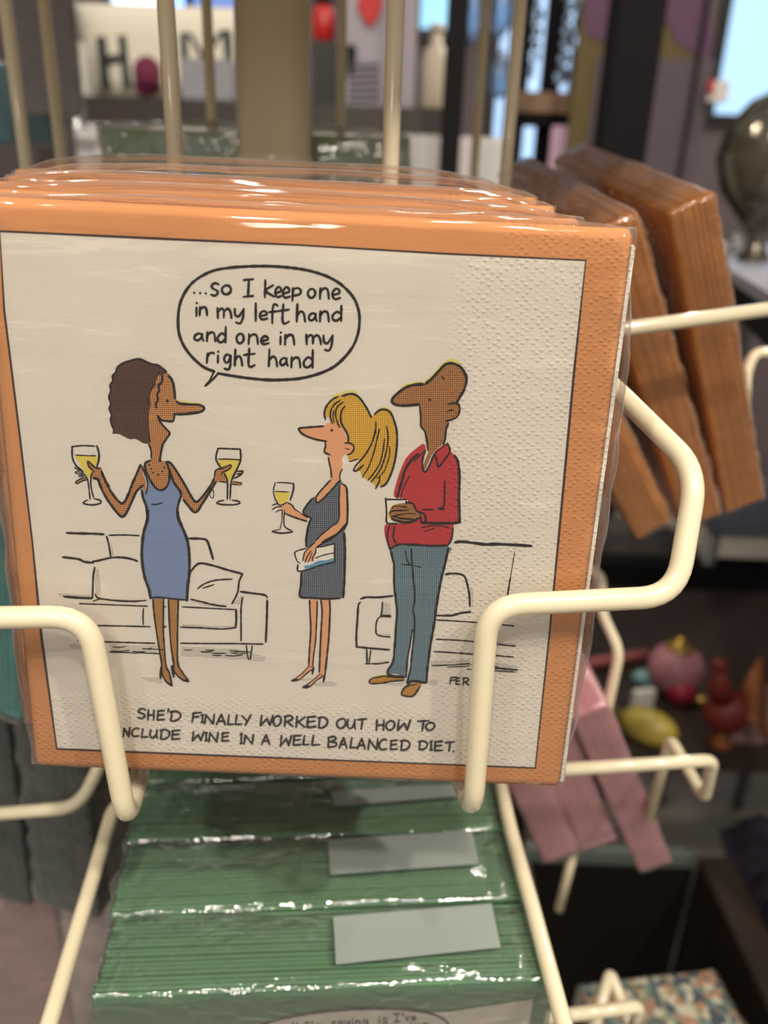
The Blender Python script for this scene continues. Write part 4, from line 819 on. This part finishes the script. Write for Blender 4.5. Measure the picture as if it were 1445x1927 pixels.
def disc(name, px, py, rx, Y, m, th):
    c = atY(px, py, Y); r = rx*.0014; V = [(c.x-pcn.x+r*math.cos(a*math.pi/18), Y-pcn.y, c.z+r*1.25*math.sin(a*math.pi/18)) for a in range(36)]
    V += [(a, b_+th, c_) for a, b_, c_ in V]
    mesh(name, V, [tuple(range(36)), tuple(range(36, 72))[::-1]]+[(i, i+36, (i+1) % 36+36, (i+1) % 36) for i in range(36)], m, po)
plumd = mat('plum_print', (98, 68, 92), .8)
flat_letters('plum_print_area', [[(1165, -120), (1165, 74), (1135, 80), (1100, 62), (1100, -120)]], 1.7476, .0023, plumd, po, pcn)
flat_letters('plum_print_area', [[(1337, -120), (1337, 118), (1305, 100), (1272, 78), (1250, 30), (1225, -10), (1225, -120)]], 1.7476, .0023, plumd, po, pcn)
x0, x1, za, z1 = ext(1098, 112, 1345, 330, 1.7474); MB().box((x0-pcn.x, -.0026, .86), (x1-pcn.x, -.0001, z1)).build('lower_print', mat('grey_mauve_print', (92, 80, 86), .8), po)
x0, x1, _, z1 = ext(1336, -120, 1350, 0, 1.74); MB().box((x0-pcn.x, -.012, .86), (x1-pcn.x, .0, z1)).build('edge_strip', dark, po)
sg = boxes('price_card', 'small white card with a red corner right of the poster board', 'card', 1335, 152, 1375, 1.7158, .012, mat('white_card', (205, 200, 192), .7), atY(1350, 192, 1.7158).z)
flat_letters('red_corner', [[(1335, 150), (1346, 150), (1342, 178), (1334, 172)]], 1.708, .0076, mat('heart_red', (176, 24, 28), .6), sg, (0, 0, 0))
# near-right side table with dark glass
zT = 1.085
tt = empty('side_table', 'grey-topped side table at the right edge under the dark glass urn', 'table', Matrix.Translation((.75, .95, 0)))
P = [atZ(1338, 487, zT), atZ(1445, 550, zT), atZ(1900, 760, zT), atZ(2300, 520, zT), atZ(1460, 455, zT)]
P = [Vector((p.x-.75, p.y-.95, 0)) for p in P]; n = 5
mesh('table_top', [(p.x, p.y, zT) for p in P]+[(p.x, p.y, zT-.012) for p in P], [tuple(range(n))[::-1], tuple(range(n, 2*n))]+[(i, i+n, (i+1) % n+n, (i+1) % n)[::-1] for i in range(n)], mat('grey_table_top', (150, 150, 160), .35), tt)
mesh('apron', [(p.x*.97, p.y*.97, zT-.0121) for p in P]+[(p.x*.97, p.y*.97, zT-.05) for p in P], [tuple(range(n))[::-1], tuple(range(n, 2*n))]+[(i, i+n, (i+1) % n+n, (i+1) % n)[::-1] for i in range(n)], dark, tt)
q = Vector((atZ(1950, 600, zT).x-.75, atZ(1950, 600, zT).y-.95, 0)); MB().lathe([(.12, 0), (.12, .02), (.03, .04), (.03, zT-.0501)], 32, (q.x, q.y, 0)).build('pedestal', dark, tt)
pu = atZ(1416, 492, zT)
ur = empty('glass_urn', 'dark smoky glass urn with a knobbed stopper at the right edge', 'urn', Matrix.Translation((pu.x, pu.y, zT)))
smoke = mat('smoky_glass', (112, 106, 94), .14, metal=.85, bump=.3, bscale=25, var=.6, vscale=14)
k = -(R.transposed() @ (pu-CAM)).z/1445*.92
MB().lathe([(k*28, 0), (k*34, k*6), (k*16, k*30), (k*14, k*46), (k*40, k*75), (k*88, k*130), (k*106, k*190), (k*98, k*245), (k*60, k*292), (k*30, k*306), (k*24, k*322)], 40).build('body', smoke, ur, smooth=True)
MB().lathe([(k*24, k*322), (k*27, k*330), (k*14, k*342), (k*24, k*360), (k*28, k*378), (k*15, k*398), (k*10, k*415), (k*20, k*430), (k*14, k*450), (k*2, k*462)], 32).build('stopper', mat('dark_glass', (40, 40, 44), .1, metal=.6), ur, smooth=True)
for (px, py, r, lb) in ((1350, 470, 20, 'small faceted silver glass bowl left of the dark urn'), (1378, 455, 16, 'small silver glass ball between bowl and urn foot'), (1475, 520, 24, 'round silver glass bowl at the right edge below the urn')):
    p = atZ(px, py+22, zT); kk = (p-CAM).length/1445
    o = MB().lathe([(kk*r*.5, 0), (kk*r*.9, kk*r*.3), (kk*r, kk*r*.9), (kk*r*.7, kk*r*1.6), (kk*r*.3, kk*r*1.9)], 12).build('glass_bowl', silver, smooth=False, M=Matrix.Translation((p.x, p.y, zT))); thing(o, lb, 'bowl')
# white leaning carton and grey posts under the table
# round dark stool
ps = atZ(1195, 1018, .46)
st = empty('round_stool', 'low round dark stool seen past the orange packs', 'stool', Matrix.Translation((ps.x, ps.y, 0)))
MB().lathe([(.0, .435), (.125, .435), (.135, .445), (.135, .458), (.128, .465), (.0, .465)][1:-1], 48).build('seat', mat('taupe_seat', (84, 72, 60), .6), st, smooth=True)
for a in range(4): MB().tube([(.1*math.cos(a*1.571+.4), .1*math.sin(a*1.571+.4), .435), (.13*math.cos(a*1.571+.4), .13*math.sin(a*1.571+.4), 0)], .01, 10).build('leg', dark, st)
# low dark table with ornaments
zB = .56
x_l, x_r, y_f, y_b = .235, 1.0, .74, 1.16
lt = empty('low_table', 'dark low table crowded with coloured ornaments behind the right wires', 'table', Matrix.Translation((.6, .95, 0)))
MB().box((x_l-.6, y_f-.95, zB-.03), (x_r-.6, y_b-.95, zB), .003).build('table_top', dbrown, lt)
for (x, y) in ((x_l+.03, y_f+.03), (x_r-.03, y_f+.03), (x_l+.03, y_b-.03), (x_r-.03, y_b-.03)): MB().box((x-.6-.02, y-.95-.02, 0), (x-.6+.02, y-.95+.02, zB-.0301)).build('leg', dbrown, lt)
def on(px, py, z=zB): return atZ(px, py, z)
def px_k(p): return R.transposed().__matmul__(p-CAM).z*-1/FPX
def ball_thing(name, label, cat, px, py, rpx, m, sq=(1, 1, 1), z=zB, extra=None):
    p = on(px, py, z); kk = px_k(p); r = rpx*kk
    root = empty(name, label, cat, Matrix.Translation((p.x, p.y, z)))
    MB().ball((0, 0, r*sq[2]), r, 18, sq).build('body', m, root, smooth=True)
    if extra: extra(root, r, sq)
    return root
gold = mat('gold_cap', (170, 140, 70), .3, metal=.8)
def cap(root, r, sq): MB().lathe([(r*.5, 0), (r*.5, r*.12), (r*.25, r*.2), (r*.12, r*.45)], 20, (0, 0, 2*r*sq[2]-r*.12)).build('cap', gold, root, smooth=True)
ball_thing('bauble', 'big pink and white bauble with a gold cap on the low table', 'bauble', 1262, 1300, 50, mat('pink_marbled', (178, 120, 128), .4, bump=.1, bscale=20, var=.45, vscale=12), extra=cap)
ball_thing('bauble', 'crimson bauble just before the big pink one', 'bauble', 1276, 1322, 27, mat('crimson_glass', (150, 34, 56), .3))
ball_thing('glass_trinket', 'small teal and white glass trinket left of the crimson bauble', 'trinket', 1212, 1290, 20, mat('teal_white_glass', (120, 164, 166), .3, bump=.2, bscale=60, var=.5, vscale=40), sq=(1.3, 1, .8))
def fin(root, r, sq):
    MB().add([(-r*1.0, 0, r*.5), (-r*1.9, 0, r*1.2), (-r*1.8, 0, -r*.0+.002), (-r*1.0, .006, r*.5), (-r*1.9, .006, r*1.2), (-r*1.8, .006, .002)], [(0, 1, 2), (5, 4, 3), (0, 3, 4, 1), (1, 4, 5, 2), (2, 5, 3, 0)]).build('tail', mat('olive_gloss', (110, 98, 38), .4), root)
yb = ball_thing('fish_ornament', 'yellow and olive fish-shaped ornament on the front of the low table', 'ornament', 1215, 1395, 36, mat('yellow_olive_glaze', (156, 138, 58), .35, bump=.1, bscale=30, var=.45, vscale=22), sq=(1.5, .9, .95), extra=fin)
yb.rotation_euler = (0, 0, -.6)
p = on(1206, 1335); kk = px_k(p)
thing(MB().box((-kk*22, -.004, 0), (kk*22, .004, kk*44), .001).build('paper_tag', mat('white_card', (205, 200, 192), .7), M=Matrix.Translation((p.x, p.y, zB)) @ Matrix.Rotation(.2, 4, 'Z')), 'little white paper tag standing behind the yellow fish ornament', 'tag')
rr = empty('rooster_ornament', 'dark red and gold rooster-like ornament with ruffled feathers', 'ornament', Matrix.Translation(on(1352, 1400)))
kk = px_k(on(1352, 1400)); dr = mat('dark_red_feathers', (104, 24, 20), .5, bump=.4, bscale=60, var=.3); og = mat('rust_gold_feathers', (128, 74, 36), .4, metal=.3, bump=.5, bscale=90, var=.4)
MB().lathe([(kk*20, 0), (kk*24, kk*6), (kk*8, kk*20), (kk*8, kk*36)], 20).build('foot', og, rr, smooth=True)
MB().ball((0, 0, kk*72), kk*42, 18, (1.0, .8, 1.0)).build('body', dr, rr, smooth=True)
MB().tube([(-kk*10, 0, kk*95), (-kk*28, 0, kk*140), (-kk*30, 0, kk*165)], lambda t: kk*(24-12*t), 14).build('neck', dr, rr, smooth=True)
MB().ball((-kk*32, 0, kk*172), kk*15, 18).build('head', dr, rr, smooth=True)
mb = MB()
for a in range(9): mb.tube([(kk*25, kk*(a-4)*4, kk*80), (kk*55, kk*(a-4)*7, kk*(60+14*a)), (kk*72, kk*(a-4)*8, kk*(30+12*a))], lambda t: kk*(9-7*t), 8)
o = mb.build('tail_feathers', og, rr, smooth=True); o['kind'] = 'stuff'
ball_thing('glass_trinket', 'tiny gold trinket between bauble and rooster ornament', 'trinket', 1318, 1325, 13, gold, sq=(1.3, 1, .8))
p = on(1150, 1262); thing(MB().tube([on(1085, 1262)+Vector((0, 0, .008)), on(1215, 1240)+Vector((0, 0, .008))], .008, 12).build('candle', mat('salmon_wax', (176, 96, 96), .6), smooth=True), 'thin salmon pink candle lying on the low table', 'candle')
def cloth(name, label, cat, px, zz, m, seed, amp=.012):
    """crumpled folded cloth: outline in pixels on level zz"""
    P = [atZ(x, y, zz) for x, y in px]; c = sum(P, Vector())/len(P); n = 26; V = []; F = []
    for i in range(n):
        for j2 in range(n):
            u, v = i/(n-1), j2/(n-1); q = (P[0]*(1-u)+P[1]*u)*(1-v)+(P[3]*(1-u)+P[2]*u)*v
            h = .012+amp*(1+noise.noise(Vector((u*4, v*9, seed))))+amp*.6*noise.noise(Vector((u*11, v*15, seed+5)))
            V.append((q.x-c.x, q.y-c.y, h*min(1, 8*min(u, 1-u), 8*min(v, 1-v))+.0005))
    k = len(V); V += [(a, b_, .0) for a, b_, _ in V]
    for i in range(n-1):
        for j2 in range(n-1):
            f = (i*n+j2, (i+1)*n+j2, (i+1)*n+j2+1, i*n+j2+1); F += [f, tuple(x+k for x in f[::-1])]
    B = [i*n for i in range(n)]+[(n-1)*n+j2 for j2 in range(1, n)]+[i*n+n-1 for i in range(n-2, -1, -1)]+[j2 for j2 in range(n-2, 0, -1)]
    F += [(B[i], B[(i+1) % len(B)], B[(i+1) % len(B)]+k, B[i]+k) for i in range(len(B))]
    return thing(mesh(name, V, F, m, smooth=True, M=Matrix.Translation((c.x, c.y, zz))), label, cat)
cloth('scarf', 'mottled brown and pink scarf heaped at the right edge of the low table', 'scarf', [(1370, 1400), (1600, 1400), (1560, 1290), (1372, 1345)], zB, mat('scarf_weave', (110, 82, 78), .9, bump=.4, bscale=120, var=.5, vscale=25), 2, .02)
# crate and cloths below
zc = .42
cr = empty('open_crate', 'dark open crate standing on the floor behind the green packs, at lower right', 'crate', Matrix.Translation((.28, .53, 0)))
def cb(nm, a, b_, m): MB().box((a[0]-.28, a[1]-.53, a[2]), (b_[0]-.28, b_[1]-.53, b_[2]), .002).build(nm, m, cr)
ins = mat('crate_black', (20, 16, 11), .6, var=.2, bscale=20)
cb('bottom', (.19, .34, .0), (.40, .72, .015), ins); cb('side_board', (.175, .34, .0), (.1899, .72, zc), mat('grey_board', (86, 78, 72), .7, var=.15, bscale=30))
cb('side_board', (.4001, .34, .0), (.44, .72, zc), dbrown); cb('end_board', (.19, .7201, .0), (.40, .735, zc-.022), ins); cb('rim', (.19, .7201, zc-.0219), (.40, .735, zc), mat('grey_green_board', (96, 106, 98), .6)); cb('end_board', (.19, .325, .0), (.40, .3399, zc), ins)
pf = empty('cloth_bench', 'dark bench at the far lower right carrying folded fabric', 'bench', Matrix.Translation((.7, .55, 0)))
MB().box((-.25, -.25, .30), (.35, .16, .33), .003).build('bench_top', dark, pf)
for (x, y) in ((-.22, -.22), (.32, -.22), (-.22, .13), (.32, .13)): MB().box((x-.02, y-.02, 0), (x+.02, y+.02, .2999)).build('leg', dark, pf)
cloth('folded_fabric', 'navy and violet fabric crumpled along the bench at lower right', 'fabric', [(1420, 1850), (1750, 1850), (1750, 1560), (1352, 1560)], .33, mat('navy_fabric', (44, 38, 54), .9, bump=.4, bscale=90, var=.5, vscale=14), 7, .03)
# chair frame and light cloth at the right, above the low table
ch_ = empty('metal_chair', 'grey metal framed chair with a blue-grey seat at the right edge', 'chair', Matrix.Translation((.85, 1.35, 0)))
cs = mat('blue_grey_vinyl', (108, 112, 128), .5); mtl = mat('grey_metal', (128, 126, 128), .35, metal=.5)
def cw_(px, py, Y): return atY(px, py, Y)-Vector((.85, 1.35, 0))
a1, a2 = cw_(1345, 985, 1.25), cw_(1560, 985, 1.25)
MB().box((a1.x, a1.y, a1.z-.03), (a2.x, a1.y+.4, a1.z), .008).build('seat', cs, ch_)
zs = a1.z-.0301
for (x, y) in ((a1.x+.012, a1.y+.02), (a2.x-.02, a1.y+.02), (a1.x+.012, a1.y+.38), (a2.x-.02, a1.y+.38)): MB().tube([(x, y, zs), (x, y, 0)], .012, 12).build('leg', mtl, ch_, smooth=True)
for zz in (.30, .50): MB().box((a1.x+.02, a1.y+.008, zs-zz*.45-.012), (a2.x-.02, a1.y+.03, zs-zz*.45+.012), .003).build('stretcher', dark, ch_)
MB().tube([(a1.x+.02, a1.y+.38, zs+.03), (a1.x+.02, a1.y+.42, zs+.42), (a2.x-.03, a1.y+.42, zs+.42), (a2.x-.03, a1.y+.38, zs+.03)], .012, 12, .04).build('back_frame', mtl, ch_, smooth=True)
MB().box((a1.x+.03, a1.y+.405, zs+.15), (a2.x-.04, a1.y+.435, zs+.41), .01).build('backrest', mat('pale_vinyl', (196, 190, 198), .5), ch_)
# beam behind the low table
thing(MB().box((.30, 1.25, .50), (1.4, 1.30, .56), .003).build('floor_rail', dark), 'long dark rail behind the low table', 'rail')
# printed pack lying lower right, mosaic of flowers
m, nn, nd, lk, p_ = nt('flower_mosaic'); tc = nd.new('ShaderNodeTexCoord'); vo = nd.new('ShaderNodeTexVoronoi'); vo.inputs['Scale'].default_value = 210; lk.new(tc.outputs['Object'], vo.inputs[0])
rp = nd.new('ShaderNodeValToRGB'); rp.color_ramp.interpolation = 'CONSTANT'
for i, c in enumerate(((186, 178, 146), (74, 96, 92), (196, 190, 166), (58, 74, 84), (150, 142, 104), (170, 126, 96), (120, 140, 130), (204, 198, 180))):
    e = rp.color_ramp.elements[i] if i < 2 else rp.color_ramp.elements.new(i/8); e.position = i/8; e.color = (*lin(c), 1)
lk.new(vo.outputs['Color'], rp.inputs[0]); lk.new(rp.outputs[0], p_.inputs['Base Color']); p_.inputs['Roughness'].default_value = .7
side_m = m
zz = .66
a, b_ = atZ(1150, 2010, zz), atZ(1425, 1975, zz); u = (b_-a).normalized(); W_ = (b_-a).length
o_2 = (a+b_)/2; vdir = Vector((0, 0, 1)).cross(u).normalized()
stack(Matrix.Translation(o_2) @ Matrix((u, vdir, Vector((0, 0, 1)))).transposed().to_4x4(), W_, .055, .02, 12, m, 'napkin_pack', 'floral mosaic napkin pack at the bottom right corner, behind the thin wires', None, 71, film_side, dict(pad=.001, puff_top=.001, puff_side=.001, amp=.001, nu=24, nv=24, nw=6))
# pale packs at the lower left
mauve = mat('mauve_marbled_print', (172, 146, 142), .7, bump=.1, bscale=100, var=.12, vscale=30)
def facing(px0, px1, pyt, d, H, yaw, m, label, group, seed):
    a, b_ = at(px0, pyt, d), at(px1, pyt, d); W = (b_-a).length; y = math.radians(yaw)
    u = Vector((math.cos(y), math.sin(y), 0)); v = Vector((0, .05, 1)).normalized(); n = u.cross(v)
    stack(frame(a+u*W/2-v*H, u, v, n), W, H, .018, 12, m, 'napkin_pack', label, group, seed, film_side, dict(pad=.001, puff_top=.002, puff_side=.001, amp=.001, nu=24, nv=30, nw=5))
facing(-90, 92, 1700, .46, .165, 10, mauve, 'pale mauve marbled napkin pack at the bottom left corner', 'pale napkin packs at the lower left', 81)
facing(100, 226, 1640, .44, .165, -12, mat('mauve_white_print', (178, 162, 158), .7, bump=.1, bscale=100, var=.22, vscale=40), 'whitish mauve napkin pack between the left wire and the green packs', 'pale napkin packs at the lower left', 82)
facing(180, 260, 1546, .47, .05, -10, mat('cream_violet_print', (206, 186, 156), .7, bump=.1, bscale=100, var=.3, vscale=50), 'small cream packet with violet print, just under the left hooked wire', None, 83)
# packets standing in the pocket at the upper left
facing(14, 122, -60, .60, .1, 8, mat('lilac_paper', (170, 160, 164), .7, bump=.1, bscale=100, var=.1, vscale=60), 'pale lilac speckled packet between the two leftmost rods', None, 84)
facing(-60, 100, 120, .66, .06, -12, mat('teal_blue_print', (74, 122, 132), .6, bump=.1, bscale=100, var=.35, vscale=30), 'teal and blue packet low between the two leftmost rods', None, 85)
p = atY(84, 170, 1.2); 
thing(MB().box((p.x-.022, 1.2, 0), (p.x+.022, 1.24, p.z+.004), .003).build('dark_stand', dbrown), 'dark brown stand beside the second rod at the upper left', 'stand')
